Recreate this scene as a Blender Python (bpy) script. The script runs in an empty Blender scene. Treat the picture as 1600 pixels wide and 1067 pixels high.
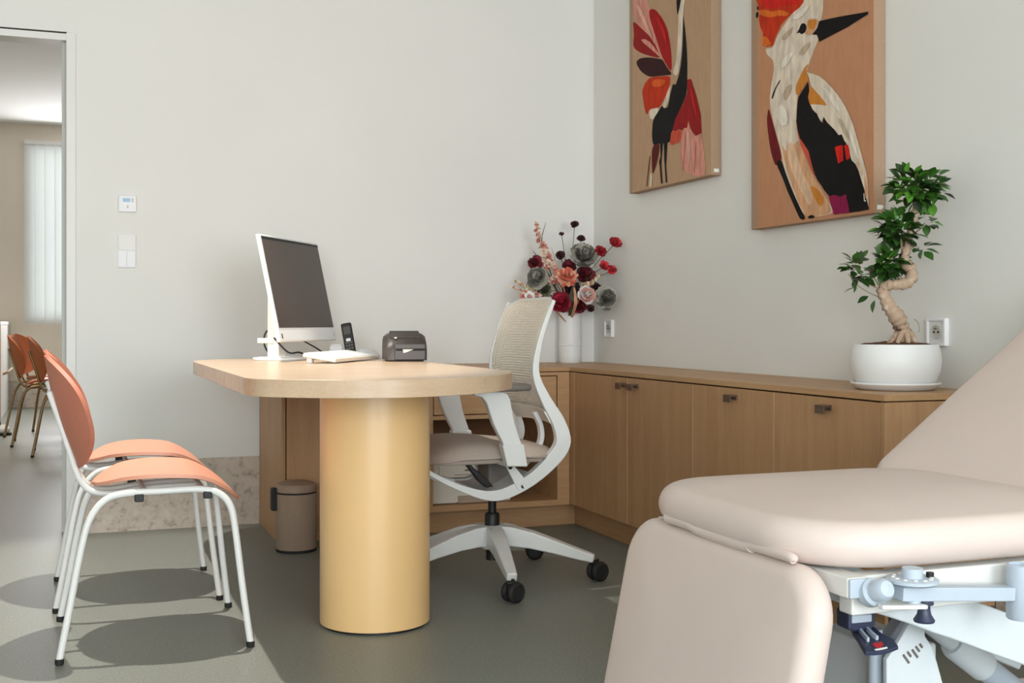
import bpy, math, random
from mathutils import Vector, Matrix
random.seed(7)
SC = bpy.context.scene
COL = SC.collection
PI = math.pi

# ------------------------------------------------------------------ camera
F_PX, CAM_H, YAW, Y_HOR = 1845.0, 0.89, math.radians(20.64), 504.0
cam = bpy.data.cameras.new('camera')
cam.sensor_width = 36.0
cam.lens = 36.0 * F_PX / 1600.0
cam.shift_y = -(533.5 - Y_HOR) / 1600.0
cam.clip_start = 0.02
camo = bpy.data.objects.new('camera', cam)
COL.objects.link(camo)
camo.location = (0, 0, CAM_H)
camo.rotation_euler = (PI / 2, 0, -YAW)
SC.camera = camo
cam.dof.use_dof = False

# ------------------------------------------------------------------ world and lights
w = bpy.data.worlds.new('world'); SC.world = w; w.use_nodes = True
w.node_tree.nodes['Background'].inputs[0].default_value = (0.80, 0.90, 1.0, 1)
w.node_tree.nodes['Background'].inputs[1].default_value = 1.5

def area(name, loc, rot, sx, sy, power, col):
    l = bpy.data.lights.new(name, 'AREA'); l.shape = 'RECTANGLE'; l.size = sx; l.size_y = sy
    l.energy = power; l.color = col
    o = bpy.data.objects.new(name, l); COL.objects.link(o); o.location = loc; o.rotation_euler = rot
    return o
# daylight through the two windows of the front wall (behind the camera)
area('daylight_front_window', (1.25, -3.45, 1.5), (PI / 2, 0, 0), 1.9, 1.9, 120, (0.91, 0.96, 1.0))
area('daylight_front_window', (-1.45, -3.45, 1.5), (PI / 2, 0, 0), 1.9, 1.9, 130, (0.91, 0.96, 1.0))
# daylight of the far room's window
area('daylight_far_window', (0.45, 13.25, 1.8), (-PI / 2, 0, 0), 1.6, 1.8, 55, (0.97, 0.97, 1.0))
# ceiling downlight that casts the crisp chair shadows
LAMP = (0.27, 3.83, 2.72)
sp = bpy.data.lights.new('downlight', 'SPOT'); sp.energy = 255; sp.spot_size = math.radians(62); sp.spot_blend = 0.35
sp.shadow_soft_size = 0.014; sp.color = (1.0, 0.94, 0.86)
spo = bpy.data.objects.new('downlight', sp); COL.objects.link(spo); spo.location = (LAMP[0], LAMP[1], LAMP[2] - 0.06)
# added, unseen fill spot that brightens the far room
sp2 = bpy.data.lights.new('far_fill_spot', 'SPOT'); sp2.energy = 150; sp2.spot_size = math.radians(150); sp2.spot_blend = 0.8
sp2.shadow_soft_size = 0.06; sp2.color = (1.0, 0.84, 0.66)
spo2 = bpy.data.objects.new('far_fill_spot', sp2); COL.objects.link(spo2); spo2.location = (-0.9, 9.6, 2.86)

vs = SC.view_settings
SC.display_settings.display_device = 'sRGB'
vs.view_transform = 'Standard'; vs.look = 'None'; vs.gamma = 1.0; vs.use_curve_mapping = False
vs.exposure = 0.10

# ------------------------------------------------------------------ measuring helper: a point at camera distance Z
CC, SS = math.cos(YAW), math.sin(YAW)
def ray(px, py):
    a = (px - 800) / F_PX; b = -(py - Y_HOR) / F_PX
    return (SS + a * CC, CC - a * SS, b)
def at(px, py, Z):
    d = ray(px, py); return Vector((d[0] * Z, d[1] * Z, CAM_H + d[2] * Z))
def atx(px, py, x):
    d = ray(px, py); return at(px, py, x / d[0])

# ------------------------------------------------------------------ materials
def lin(c):
    return tuple((v / 255.0 / 12.92) if v <= 10 else (((v / 255.0) + 0.055) / 1.055) ** 2.4 for v in c)
MATS = {}
def mat(name, col, rough=0.5, metal=0.0, var=0.0, vscale=40.0, bump=0.0, bscale=200.0, spec=0.5, emit=None, stretch=None, trans=0.0):
    if name in MATS: return MATS[name]
    m = bpy.data.materials.new(name); m.use_nodes = True
    nt = m.node_tree; b = nt.nodes['Principled BSDF']
    c = lin(col)
    b.inputs['Base Color'].default_value = (*c, 1)
    b.inputs['Roughness'].default_value = rough
    b.inputs['Metallic'].default_value = metal
    b.inputs['Specular IOR Level'].default_value = spec
    tc = nt.nodes.new('ShaderNodeTexCoord')
    mp = nt.nodes.new('ShaderNodeMapping'); nt.links.new(tc.outputs['Object'], mp.inputs['Vector'])
    if stretch: mp.inputs['Scale'].default_value = stretch
    if var > 0:
        n = nt.nodes.new('ShaderNodeTexNoise'); n.inputs['Scale'].default_value = vscale; n.inputs['Detail'].default_value = 4
        nt.links.new(mp.outputs[0], n.inputs['Vector'])
        r = nt.nodes.new('ShaderNodeValToRGB')
        r.color_ramp.elements[0].position = 0.3; r.color_ramp.elements[1].position = 0.7
        r.color_ramp.elements[0].color = (*[v * (1 - var) for v in c], 1)
        r.color_ramp.elements[1].color = (*[min(1, v * (1 + var)) for v in c], 1)
        nt.links.new(n.outputs[0], r.inputs[0]); nt.links.new(r.outputs[0], b.inputs['Base Color'])
    if bump > 0:
        n = nt.nodes.new('ShaderNodeTexNoise'); n.inputs['Scale'].default_value = bscale; n.inputs['Detail'].default_value = 3
        nt.links.new(mp.outputs[0], n.inputs['Vector'])
        bp = nt.nodes.new('ShaderNodeBump'); bp.inputs['Strength'].default_value = bump; bp.inputs['Distance'].default_value = 0.002
        nt.links.new(n.outputs[0], bp.inputs['Height']); nt.links.new(bp.outputs[0], b.inputs['Normal'])
    if emit:
        b.inputs['Emission Color'].default_value = (*lin(emit[0]), 1); b.inputs['Emission Strength'].default_value = emit[1]
    if trans > 0:
        b.inputs['Transmission Weight'].default_value = trans
    MATS[name] = m
    return m

def wood(name, c_lo, c_hi, axis, rough=0.45, spec=0.4):
    if name in MATS: return MATS[name]
    m = bpy.data.materials.new(name); m.use_nodes = True
    nt = m.node_tree; b = nt.nodes['Principled BSDF']
    b.inputs['Roughness'].default_value = rough; b.inputs['Specular IOR Level'].default_value = spec
    tc = nt.nodes.new('ShaderNodeTexCoord')
    def noise(sc_along, sc_across, detail):
        mp = nt.nodes.new('ShaderNodeMapping'); s = [sc_across] * 3; s[axis] = sc_along
        mp.inputs['Scale'].default_value = s; nt.links.new(tc.outputs['Object'], mp.inputs['Vector'])
        n = nt.nodes.new('ShaderNodeTexNoise'); n.inputs['Scale'].default_value = 1.0; n.inputs['Detail'].default_value = detail
        n.inputs['Roughness'].default_value = 0.65
        nt.links.new(mp.outputs[0], n.inputs['Vector']); return n
    n1 = noise(1.3, 22, 5); n2 = noise(12, 260, 2)
    mx = nt.nodes.new('ShaderNodeMix'); mx.data_type = 'FLOAT'; mx.inputs[0].default_value = 0.35
    nt.links.new(n1.outputs[0], mx.inputs[2]); nt.links.new(n2.outputs[0], mx.inputs[3])
    r = nt.nodes.new('ShaderNodeValToRGB')
    r.color_ramp.elements[0].position = 0.33; r.color_ramp.elements[1].position = 0.68
    r.color_ramp.elements[0].color = (*lin(c_lo), 1); r.color_ramp.elements[1].color = (*lin(c_hi), 1)
    nt.links.new(mx.outputs[0], r.inputs[0]); nt.links.new(r.outputs[0], b.inputs['Base Color'])
    bp = nt.nodes.new('ShaderNodeBump'); bp.inputs['Strength'].default_value = 0.12; bp.inputs['Distance'].default_value = 0.001
    nt.links.new(n2.outputs[0], bp.inputs['Height']); nt.links.new(bp.outputs[0], b.inputs['Normal'])
    MATS[name] = m
    return m

def speckle(name, base, dark, light, scale, rough, amount=0.5, bump=0.0):
    if name in MATS: return MATS[name]
    m = bpy.data.materials.new(name); m.use_nodes = True
    nt = m.node_tree; b = nt.nodes['Principled BSDF']; b.inputs['Roughness'].default_value = rough
    b.inputs['Specular IOR Level'].default_value = 0.35
    tc = nt.nodes.new('ShaderNodeTexCoord')
    n = nt.nodes.new('ShaderNodeTexNoise'); n.inputs['Scale'].default_value = scale; n.inputs['Detail'].default_value = 3
    nt.links.new(tc.outputs['Object'], n.inputs['Vector'])
    r = nt.nodes.new('ShaderNodeValToRGB'); r.color_ramp.interpolation = 'LINEAR'
    e = r.color_ramp.elements
    e[0].position = 0.30; e[0].color = (*lin(dark), 1)
    e[1].position = 0.72; e[1].color = (*lin(light), 1)
    k = e.new(0.42); k.color = (*lin(base), 1)
    k = e.new(0.60); k.color = (*lin(base), 1)
    nt.links.new(n.outputs[0], r.inputs[0]); nt.links.new(r.outputs[0], b.inputs['Base Color'])
    MATS[name] = m
    return m

def stone_mat():
    m = bpy.data.materials.new('limestone'); m.use_nodes = True
    nt = m.node_tree; b = nt.nodes['Principled BSDF']; b.inputs['Roughness'].default_value = 0.5
    tc = nt.nodes.new('ShaderNodeTexCoord')
    n = nt.nodes.new('ShaderNodeTexNoise'); n.inputs['Scale'].default_value = 24; n.inputs['Detail'].default_value = 7; n.inputs['Roughness'].default_value = 0.7
    n.inputs['Distortion'].default_value = 0.15
    nt.links.new(tc.outputs['Object'], n.inputs['Vector'])
    r = nt.nodes.new('ShaderNodeValToRGB'); e = r.color_ramp.elements
    e[0].position = 0.27; e[0].color = (*lin((140, 124, 112)), 1)
    e[1].position = 0.66; e[1].color = (*lin((212, 200, 186)), 1)
    k = e.new(0.40); k.color = (*lin((180, 165, 151)), 1)
    k = e.new(0.47); k.color = (*lin((200, 187, 172)), 1)
    nt.links.new(n.outputs[0], r.inputs[0]); nt.links.new(r.outputs[0], b.inputs['Base Color'])
    MATS['limestone'] = m
    return m

M_WALL = mat('wall_paint', (237, 236, 231), 0.85, bump=0.05, bscale=60, var=0.015, vscale=2)
M_CEIL = mat('ceiling_paint', (240, 239, 234), 0.9, var=0.01, vscale=2)
M_FLOOR = speckle('vinyl_floor', (129, 132, 124), (101, 105, 97), (156, 160, 151), 150, 0.42)
M_STONE = stone_mat()
M_TRIM = mat('white_trim', (232, 231, 226), 0.4, var=0.01, vscale=5)
M_JAMB = mat('grey_jamb', (198, 198, 190), 0.5, var=0.01, vscale=5)
M_GAP = mat('painted_gap_shade', (52, 40, 32), 0.8, var=0.05)  # dark colour standing for the shade inside the door head gap
M_DESK = wood('desk_oak', (194, 165, 134), (212, 186, 157), 0, 0.26, 0.5)
M_OAKV = wood('oak_vertical', (172, 130, 90), (192, 152, 111), 2)
M_OAKX = wood('oak_along_x', (176, 134, 92), (199, 160, 118), 0)
M_OAKY = wood('oak_along_y', (176, 134, 92), (199, 160, 118), 1)
M_EDGE = wood('oak_edge_band_lit', (206, 168, 126), (220, 186, 146), 2)  # pale edge banding, the lit look of the door edges put into its colour
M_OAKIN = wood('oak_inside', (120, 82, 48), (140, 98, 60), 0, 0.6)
M_YEL = mat('yellow_laminate', (234, 193, 134), 0.32, var=0.01, vscale=6, spec=0.8)
M_BLK = mat('black_plastic', (15, 14, 15), 0.5, var=0.05, vscale=30)
M_RUB = mat('black_rubber', (22, 21, 21), 0.7, var=0.05, vscale=30)
M_WHM = mat('white_metal', (222, 222, 218), 0.38, var=0.01, vscale=10)
M_WHP = mat('white_plastic', (242, 243, 244), 0.42, var=0.01, vscale=10)
M_CRM = mat('cream_plastic', (236, 230, 218), 0.45, var=0.01, vscale=10)
M_TERR = mat('terracotta_ply', (222, 156, 129), 0.45, var=0.03, vscale=90, bump=0.06, bscale=500)
M_TERB = mat('terracotta_fabric', (188, 116, 92), 0.6, var=0.05, vscale=200, bump=0.1, bscale=600)
M_ORNG = mat('orange_ply', (196, 104, 48), 0.45, var=0.05, vscale=60)
M_BRASS = mat('brass_tube', (150, 122, 84), 0.35, metal=0.7, var=0.04, vscale=30)
M_VINYL = mat('beige_vinyl', (217, 200, 191), 0.48, var=0.012, vscale=12, bump=0.05, bscale=420, spec=0.45)
M_GREY = mat('grey_metal', (182, 194, 206), 0.38, var=0.02, vscale=20)
M_LGREY = mat('pale_grey_metal', (214, 221, 224), 0.4, var=0.02, vscale=20)
M_NAVY = mat('navy_plastic', (48, 54, 78), 0.4, var=0.05, vscale=30)
M_RED = mat('red_print', (200, 42, 48), 0.5, var=0.02)
M_SEATF = mat('taupe_fabric', (174, 159, 147), 0.85, var=0.08, vscale=250, bump=0.15, bscale=700)
M_MESH = mat('beige_mesh', (240, 233, 220), 0.8, var=0.05, vscale=300)
M_PADG = mat('grey_arm_pad', (112, 104, 98), 0.6, var=0.04, vscale=60)
M_SCREEN = mat('screen_glass', (70, 58, 50), 0.34, var=0.25, vscale=420, spec=0.5)
M_DGREY = mat('dark_printer_plastic', (74, 66, 61), 0.4, var=0.06, vscale=60)
M_BIN = speckle('taupe_speckle', (158, 136, 116), (132, 110, 92), (182, 160, 140), 320, 0.5)
M_POT = mat('white_ceramic', (240, 240, 238), 0.42, var=0.008, vscale=8)
M_SOIL = mat('soil', (92, 62, 42), 0.9, var=0.4, vscale=90, bump=0.6, bscale=120)
M_BARK = speckle('ficus_bark', (182, 156, 132), (86, 58, 40), (212, 192, 168), 30, 0.75)
M_TWIG = mat('twig_bark', (150, 124, 98), 0.8, var=0.15, vscale=60)
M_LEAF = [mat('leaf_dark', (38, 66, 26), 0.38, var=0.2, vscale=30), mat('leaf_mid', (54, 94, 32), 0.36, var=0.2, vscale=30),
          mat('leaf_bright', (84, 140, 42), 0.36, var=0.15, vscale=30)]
M_HANDLE = mat('bronze_handle', (112, 92, 78), 0.35, metal=0.6, var=0.03, vscale=40)
M_STEEL = mat('steel', (190, 188, 184), 0.3, metal=0.8, var=0.02, vscale=40)
M_LCD = mat('lcd_blue', (150, 184, 214), 0.3, var=0.03, vscale=60)
M_PAPER = mat('white_paper', (235, 233, 226), 0.7, var=0.01)
M_LINEN = mat('linen_canvas', (172, 143, 117), 0.9, var=0.1, vscale=260, bump=0.2, bscale=700)

# ------------------------------------------------------------------ mesh helpers
class MB:
    def __init__(s): s.v = []; s.f = []; s.mi = []
    def add(s, vs, fs, mi=0):
        b = len(s.v); s.v += [tuple(x) for x in vs]
        for f in fs: s.f.append([b + i for i in f]); s.mi.append(mi)
    def box(s, x0, x1, y0, y1, z0, z1, mi=0):
        vs = [(x, y, z) for x in (x0, x1) for y in (y0, y1) for z in (z0, z1)]
        s.add(vs, [(0, 1, 3, 2), (4, 6, 7, 5), (0, 4, 5, 1), (2, 3, 7, 6), (0, 2, 6, 4), (1, 5, 7, 3)], mi); return s
    def obox(s, c, ax, ay, az, mi=0):
        c, ax, ay, az = Vector(c), Vector(ax), Vector(ay), Vector(az)
        vs = [c + ax * i + ay * j + az * k for i in (-1, 1) for j in (-1, 1) for k in (-1, 1)]
        s.add(vs, [(0, 1, 3, 2), (4, 6, 7, 5), (0, 4, 5, 1), (2, 3, 7, 6), (0, 2, 6, 4), (1, 5, 7, 3)], mi); return s
    def tube(s, pts, r, n=10, mi=0, caps=True, flat=1.0):
        pts = [Vector(p) for p in pts]; m = len(pts)
        rs = r if isinstance(r, (list, tuple)) else [r] * m
        T = []
        for i in range(m):
            t = pts[min(i + 1, m - 1)] - pts[max(i - 1, 0)]
            T.append(t.normalized() if t.length > 1e-9 else Vector((0, 0, 1)))
        ref = Vector((0, 0, 1)) if abs(T[0].z) < 0.9 else Vector((1, 0, 0))
        nrm = (ref - T[0] * ref.dot(T[0])).normalized()
        vs = []
        for i in range(m):
            nrm = (nrm - T[i] * nrm.dot(T[i])).normalized(); bi = T[i].cross(nrm)
            for k in range(n):
                a = 2 * PI * k / n
                vs.append(pts[i] + nrm * (math.cos(a) * rs[i]) + bi * (math.sin(a) * rs[i] * flat))
        fs = [(i * n + k, i * n + (k + 1) % n, (i + 1) * n + (k + 1) % n, (i + 1) * n + k) for i in range(m - 1) for k in range(n)]
        if caps: fs += [tuple(range(n - 1, -1, -1)), tuple((m - 1) * n + k for k in range(n))]
        s.add(vs, fs, mi); return s
    def ribbon(s, pts, side, wid, thk, mi=0):
        # rectangular section swept along pts: 'thk' along side vector, 'wid' across it
        pts = [Vector(p) for p in pts]; m = len(pts); side = Vector(side).normalized()
        wd = wid if isinstance(wid, (list, tuple)) else [wid] * m
        tk = thk if isinstance(thk, (list, tuple)) else [thk] * m
        vs = []
        for i in range(m):
            t = (pts[min(i + 1, m - 1)] - pts[max(i - 1, 0)]).normalized()
            nn = t.cross(side).normalized()
            for a, b in ((1, 1), (1, -1), (-1, -1), (-1, 1)):
                vs.append(pts[i] + nn * (a * wd[i] / 2) + side * (b * tk[i] / 2))
        fs = [(i * 4 + k, i * 4 + (k + 1) % 4, (i + 1) * 4 + (k + 1) % 4, (i + 1) * 4 + k) for i in range(m - 1) for k in range(4)]
        fs += [(3, 2, 1, 0), tuple((m - 1) * 4 + k for k in range(4))]
        s.add(vs, fs, mi); return s
    def lathe(s, prof, c, n=32, mi=0, axis=None):
        # prof: [(r, z)], c: base centre; axis: optional matrix 3x3 for tilted lathes
        vs = []; c = Vector(c)
        for r, z in prof:
            for k in range(n):
                a = 2 * PI * k / n; p = Vector((r * math.cos(a), r * math.sin(a), z))
                if axis: p = axis @ p
                vs.append(c + p)
        m = len(prof)
        fs = [(i * n + k, i * n + (k + 1) % n, (i + 1) * n + (k + 1) % n, (i + 1) * n + k) for i in range(m - 1) for k in range(n)]
        if prof[0][0] > 1e-6: fs.append(tuple(range(n - 1, -1, -1)))
        if prof[-1][0] > 1e-6: fs.append(tuple((m - 1) * n + k for k in range(n)))
        s.add(vs, fs, mi); return s
    def prism(s, poly, fn, t0, t1, mi=0):
        # poly: [(a, b)], fn(a, b, t) -> point
        n = len(poly)
        vs = [fn(a, b, t0) for a, b in poly] + [fn(a, b, t1) for a, b in poly]
        fs = [tuple(range(n - 1, -1, -1)), tuple(range(n, 2 * n))] + [(i, (i + 1) % n, n + (i + 1) % n, n + i) for i in range(n)]
        s.add(vs, fs, mi); return s
    def shell(s, fn, nu, nv, thk, mi=0):
        # closed thin shell over a grid, offset along normals
        P = [[Vector(fn(i / nu, j / nv)) for j in range(nv + 1)] for i in range(nu + 1)]
        vs = []; N = []
        for i in range(nu + 1):
            for j in range(nv + 1):
                du = P[min(i + 1, nu)][j] - P[max(i - 1, 0)][j]; dv = P[i][min(j + 1, nv)] - P[i][max(j - 1, 0)]
                nn = du.cross(dv)
                N.append(nn.normalized() if nn.length > 1e-12 else None)
        good = [k for k in N if k is not None]
        avg = sum(good, Vector()).normalized()
        N = [k if k is not None else avg for k in N]
        q = 0
        top = []; bot = []
        for i in range(nu + 1):
            for j in range(nv + 1):
                top.append(P[i][j] + N[q] * (thk / 2)); bot.append(P[i][j] - N[q] * (thk / 2)); q += 1
        W = nv + 1; K = len(top)
        fs = []
        for i in range(nu):
            for j in range(nv):
                a, b, c, d = i * W + j, (i + 1) * W + j, (i + 1) * W + j + 1, i * W + j + 1
                fs.append((a, b, c, d)); fs.append((K + a, K + d, K + c, K + b))
        for i in range(nu):
            a, b = i * W, (i + 1) * W; fs.append((a, K + a, K + b, b))
            a, b = i * W + nv, (i + 1) * W + nv; fs.append((a, b, K + b, K + a))
        for j in range(nv):
            a, b = j, j + 1; fs.append((a, b, K + b, K + a))
            a, b = nu * W + j, nu * W + j + 1; fs.append((a, K + a, K + b, b))
        s.add(top + bot, fs, mi); return s
    def pad(s, M, L, Wd, T, r, e, crown=0.0, mi=0, nc=6, sag=0.0):
        # upholstered pad: rounded rectangle L x Wd, thickness T, corner radius r, edge radius e, domed top
        M = Matrix(M)
        rings = []
        rings.append((min(L, Wd) * 0.3, 0.0)); rings.append((e, 0.0))
        for k in range(1, 13):
            a = -PI / 2 + PI * k / 12
            rings.append((e * (1 - math.cos(a)), T / 2 + math.sin(a) * T / 2))
        m = min(L, Wd) / 2
        for k in range(1, 7):
            q = k / 6.0; d = e + (m * 0.9 - e) * q
            rings.append((d, T + crown * (1 - (1 - q) ** 2.2)))
        vs = []; cnt = 4 * (nc + 1)
        for d, z in rings:
            hl, hw = L / 2 - d, Wd / 2 - d; rr = max(min(r - d * 0.6, hl, hw), 0.002)
            for q, (sx, sy) in enumerate(((1, 1), (-1, 1), (-1, -1), (1, -1))):
                for k in range(nc + 1):
                    a = PI / 2 * (q + k / nc)
                    vs.append(M @ Vector((sx * (hl - rr) + rr * math.cos(a), sy * (hw - rr) + rr * math.sin(a), z)))
        m_ = len(rings)
        fs = [(i * cnt + k, i * cnt + (k + 1) % cnt, (i + 1) * cnt + (k + 1) % cnt, (i + 1) * cnt + k) for i in range(m_ - 1) for k in range(cnt)]
        fs += [tuple(range(cnt - 1, -1, -1)), tuple((m_ - 1) * cnt + k for k in range(cnt))]
        s.add(vs, fs, mi); return s

def smooth(pts, sub=6):
    pts = [Vector(p) for p in pts]; out = []
    for i in range(len(pts) - 1):
        p0 = pts[max(i - 1, 0)]; p1 = pts[i]; p2 = pts[i + 1]; p3 = pts[min(i + 2, len(pts) - 1)]
        for k in range(sub):
            t = k / sub
            out.append(0.5 * ((2 * p1) + (p2 - p0) * t + (2 * p0 - 5 * p1 + 4 * p2 - p3) * t * t + (3 * p1 - p0 - 3 * p2 + p3) * t ** 3))
    out.append(pts[-1]); return out
def lerpl(vals, n):
    out = []
    for i in range(n):
        t = i / (n - 1) * (len(vals) - 1); k = min(int(t), len(vals) - 2); out.append(vals[k] + (vals[k + 1] - vals[k]) * (t - k))
    return out

def wloc(o):
    p = Vector((0, 0, 0))
    while o is not None: p += o.location; o = o.parent
    return p
def obj(name, mb, m, parent=None, bevel=0.0, segs=2, angle=40, local=False, kind=None, flat=False):
    """links the mesh as ONE object; geometry is given in world coordinates (or in the parent's, local=True)"""
    me = bpy.data.meshes.new(name)
    off = Vector((0, 0, 0)) if (local or parent is None) else wloc(parent)
    me.from_pydata([tuple(Vector(v) - off) for v in mb.v], [], mb.f)
    ms = m if isinstance(m, (list, tuple)) else [m]
    for k in ms: me.materials.append(k)
    for p, i in zip(me.polygons, mb.mi): p.material_index = i; p.use_smooth = not flat
    me.update()
    if not flat: me.set_sharp_from_angle(angle=math.radians(angle))
    o = bpy.data.objects.new(name, me); COL.objects.link(o)
    if parent is not None: o.parent = parent
    if bevel > 0:
        b = o.modifiers.new('bevel', 'BEVEL'); b.width = bevel; b.segments = segs; b.limit_method = 'ANGLE'; b.angle_limit = math.radians(35)
        b.harden_normals = True
    if kind: o['kind'] = kind
    return o
def tag(o, label, cat, group=None):
    o['label'] = label; o['category'] = cat
    if group: o['group'] = group
    return o
def thing(name, label, cat, loc=(0, 0, 0), group=None):
    o = bpy.data.objects.new(name, None); COL.objects.link(o); o.location = loc; o.empty_display_size = 0.1
    return tag(o, label, cat, group)
def struct(name, mb, m, parent=None, **k):
    o = obj(name, mb, m, parent, **k)
    o['kind'] = 'structure'
    return o
def dup(root, loc, rotz=0.0, label=None):
    r = root.copy(); COL.objects.link(r); r.location = loc; r.rotation_euler = (0, 0, rotz)
    if label: r['label'] = label
    for ch in list(root.children):
        c = ch.copy(); COL.objects.link(c); c.parent = r
        for g in list(ch.children):
            d = g.copy(); COL.objects.link(d); d.parent = c
    return r

# ================================================================== SETTING
XR, YB, ZC = 2.43, 5.306, 2.75          # right wall, back wall, ceiling
struct('floor', MB().box(-3.2, 2.6, -3.6, 13.6, -0.05, 0.0), M_FLOOR)
wb = MB()
wb.box(0.0, XR + 0.12, YB, YB + 0.115, 0, 2.98)
wb.box(-1.15, 0.0, YB, YB + 0.115, 2.112, 2.98)
wb.box(-3.2, -1.15, YB, YB + 0.115, 0, 2.98)
struct('wall_back', wb, M_WALL)
struct('wall_right', MB().box(XR, XR + 0.12, -3.6, YB, 0, ZC), M_WALL)
struct('wall_left', MB().box(-3.2, -3.08, -3.6, YB, 0, ZC), M_WALL)
wf = MB()
WX = ((-2.45, -0.45), (0.25, 2.25))
for x0, x1, z0, z1 in ((-3.08, -2.45, 0, ZC), (-0.45, 0.25, 0, ZC), (2.25, XR, 0, ZC), (-2.45, -0.45, 0, 0.5), (-2.45, -0.45, 2.5, ZC), (0.25, 2.25, 0, 0.5), (0.25, 2.25, 2.5, ZC)):
    wf.box(x0, x1, -3.6, -3.5, z0, z1)
struct('wall_front', wf, M_WALL)
struct('ceiling', MB().box(-3.2, XR + 0.12, -3.6, YB, ZC, ZC + 0.06), M_CEIL)
for i, (x0, x1) in enumerate(WX):
    f = MB()
    f.box(x0, x0 + 0.06, -3.58, -3.53, 0.5, 2.5); f.box(x1 - 0.06, x1, -3.58, -3.53, 0.5, 2.5)
    f.box(x0 + 0.06, x1 - 0.06, -3.58, -3.53, 0.5, 0.56); f.box(x0 + 0.06, x1 - 0.06, -3.58, -3.53, 2.44, 2.5)
    struct('window_%d' % (i + 1), f, M_TRIM)
# stone baseboards
struct('baseboard_back', MB().box(0.034, 0.797, YB - 0.012, YB, 0, 0.298), M_STONE)
struct('baseboard_right', MB().box(XR - 0.012, XR, -3.5, 2.60, 0, 0.298), M_STONE)
# doorway: casing strip, jamb stop, head, dark strip painting the gap's shade
struct('trim_1', MB().box(-0.004, 0.034, YB - 0.008, YB, 0, 2.108), M_TRIM, bevel=0.002)
struct('trim_2', MB().box(-0.022, -0.0005, YB + 0.045, YB + 0.135, 0, 2.08), M_JAMB, bevel=0.002)
struct('trim_3', MB().box(-1.15, -0.004, YB - 0.003, YB + 0.115, 2.076, 2.104), M_TRIM)
struct('gap_shade_strip', MB().box(-1.15, -0.004, YB + 0.01, YB + 0.1, 2.104, 2.112), M_GAP)
# far room
struct('wall_far', MB().box(-3.2, -0.42, 13.4, 13.5, 0, 2.98).box(1.3, 2.6, 13.4, 13.5, 0, 2.98).box(-0.42, 1.3, 13.4, 13.5, 0, 0.88).box(-0.42, 1.3, 13.4, 13.5, 2.78, 2.98), mat('far_wall_paint', (236, 224, 208), 0.85, var=0.01, vscale=3))
struct('wall_far_left', MB().box(-3.2, -3.1, YB + 0.115, 13.4, 0, 2.98), M_WALL)
struct('wall_far_right', MB().box(2.5, 2.6, YB + 0.115, 13.4, 0, 2.98), M_WALL)
struct('ceiling_far', MB().box(-3.2, 2.6, YB + 0.115, 13.5, 2.98, 3.04), M_CEIL)
struct('baseboard_far', MB().box(-3.1, 2.5, 13.385, 13.4, 0, 0.28), M_STONE)
w3 = MB()
w3.box(-0.42, -0.36, 13.42, 13.47, 0.88, 2.78); w3.box(1.24, 1.3, 13.42, 13.47, 0.88, 2.78); w3.box(-0.36, 1.24, 13.42, 13.47, 0.88, 0.94); w3.box(-0.36, 1.24, 13.42, 13.47, 2.72, 2.78)
win3 = struct('window_3', w3, M_TRIM)
struct('pane', MB().box(-0.36, 1.24, 13.45, 13.46, 0.94, 2.72), mat('bright_sky_pane', (235, 243, 250), 0.4, emit=((235, 243, 250), 1.35), var=0.01), win3)
vb = thing('vertical_blind', 'white vertical slat blind hanging before the bright window beyond the doorway', 'blind', (0.4, 13.36, 0.86))
M_SLAT = mat('blind_fabric', (240, 240, 236), 0.8, var=0.01)
_nt = M_SLAT.node_tree; _tr = _nt.nodes.new('ShaderNodeBsdfTranslucent'); _tr.inputs[0].default_value = (0.9, 0.9, 0.88, 1)
_mx = _nt.nodes.new('ShaderNodeMixShader'); _mx.inputs[0].default_value = 0.6
_out = [n for n in _nt.nodes if n.type == 'OUTPUT_MATERIAL'][0]
_nt.links.new(_nt.nodes['Principled BSDF'].outputs[0], _mx.inputs[1]); _nt.links.new(_tr.outputs[0], _mx.inputs[2]); _nt.links.new(_mx.outputs[0], _out.inputs['Surface'])
obj('head_rail', MB().box(-0.42, 1.24, 13.34, 13.38, 2.76, 2.80), M_TRIM, vb)
for k in range(17):
    x = -0.37 + k * 0.098
    obj('slat', MB().obox((x, 13.36, 1.83), (0.050, 0.012, 0), (-0.0004, 0.0012, 0), (0, 0, 0.93)), M_SLAT, vb)

# ================================================================== CEILING LIGHT
def ceiling_light(x, y, z, label):
    t = thing('ceiling_light', label, 'ceiling light', (x, y, z))
    obj('trim_ring', MB().lathe([(0.075, -0.012), (0.085, -0.012), (0.09, 0.0), (0.075, 0.0), (0.07, -0.006), (0.075, -0.012)], (x, y, z), 28), M_TRIM, t)
    obj('diffuser', MB().lathe([(0.0, -0.004), (0.07, -0.004), (0.07, -0.001), (0.0, -0.001)], (x, y, z), 28), mat('lamp_diffuser', (255, 244, 224), 0.5, emit=((255, 240, 214), 4.0), var=0.005), t)
ceiling_light(LAMP[0], LAMP[1], ZC, 'round white downlight in the ceiling above the two terracotta chairs')
ceiling_light(-0.9, 9.6, 2.98, 'added round white downlight, unseen, in the ceiling of the room beyond the doorway')  # fixture added to go with the far room's fill spot

# ================================================================== COUNTER, SIDEBOARD
YF, XS, ZT = 4.712, 2.0425, 0.697       # counter front, sideboard front, worktop height
wt = MB()
poly = [(0.797, YB), (0.797, YF), (XS, YF), (XS, 2.601), (XR, 2.601), (XR, YB)]
wt.prism(poly, lambda a, b, t: (a, b, t), ZT - 0.018, ZT)
tag(obj('worktop', wt, M_OAKY, bevel=0.0015), 'continuous oak worktop running along the back and right walls', 'worktop')

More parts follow.
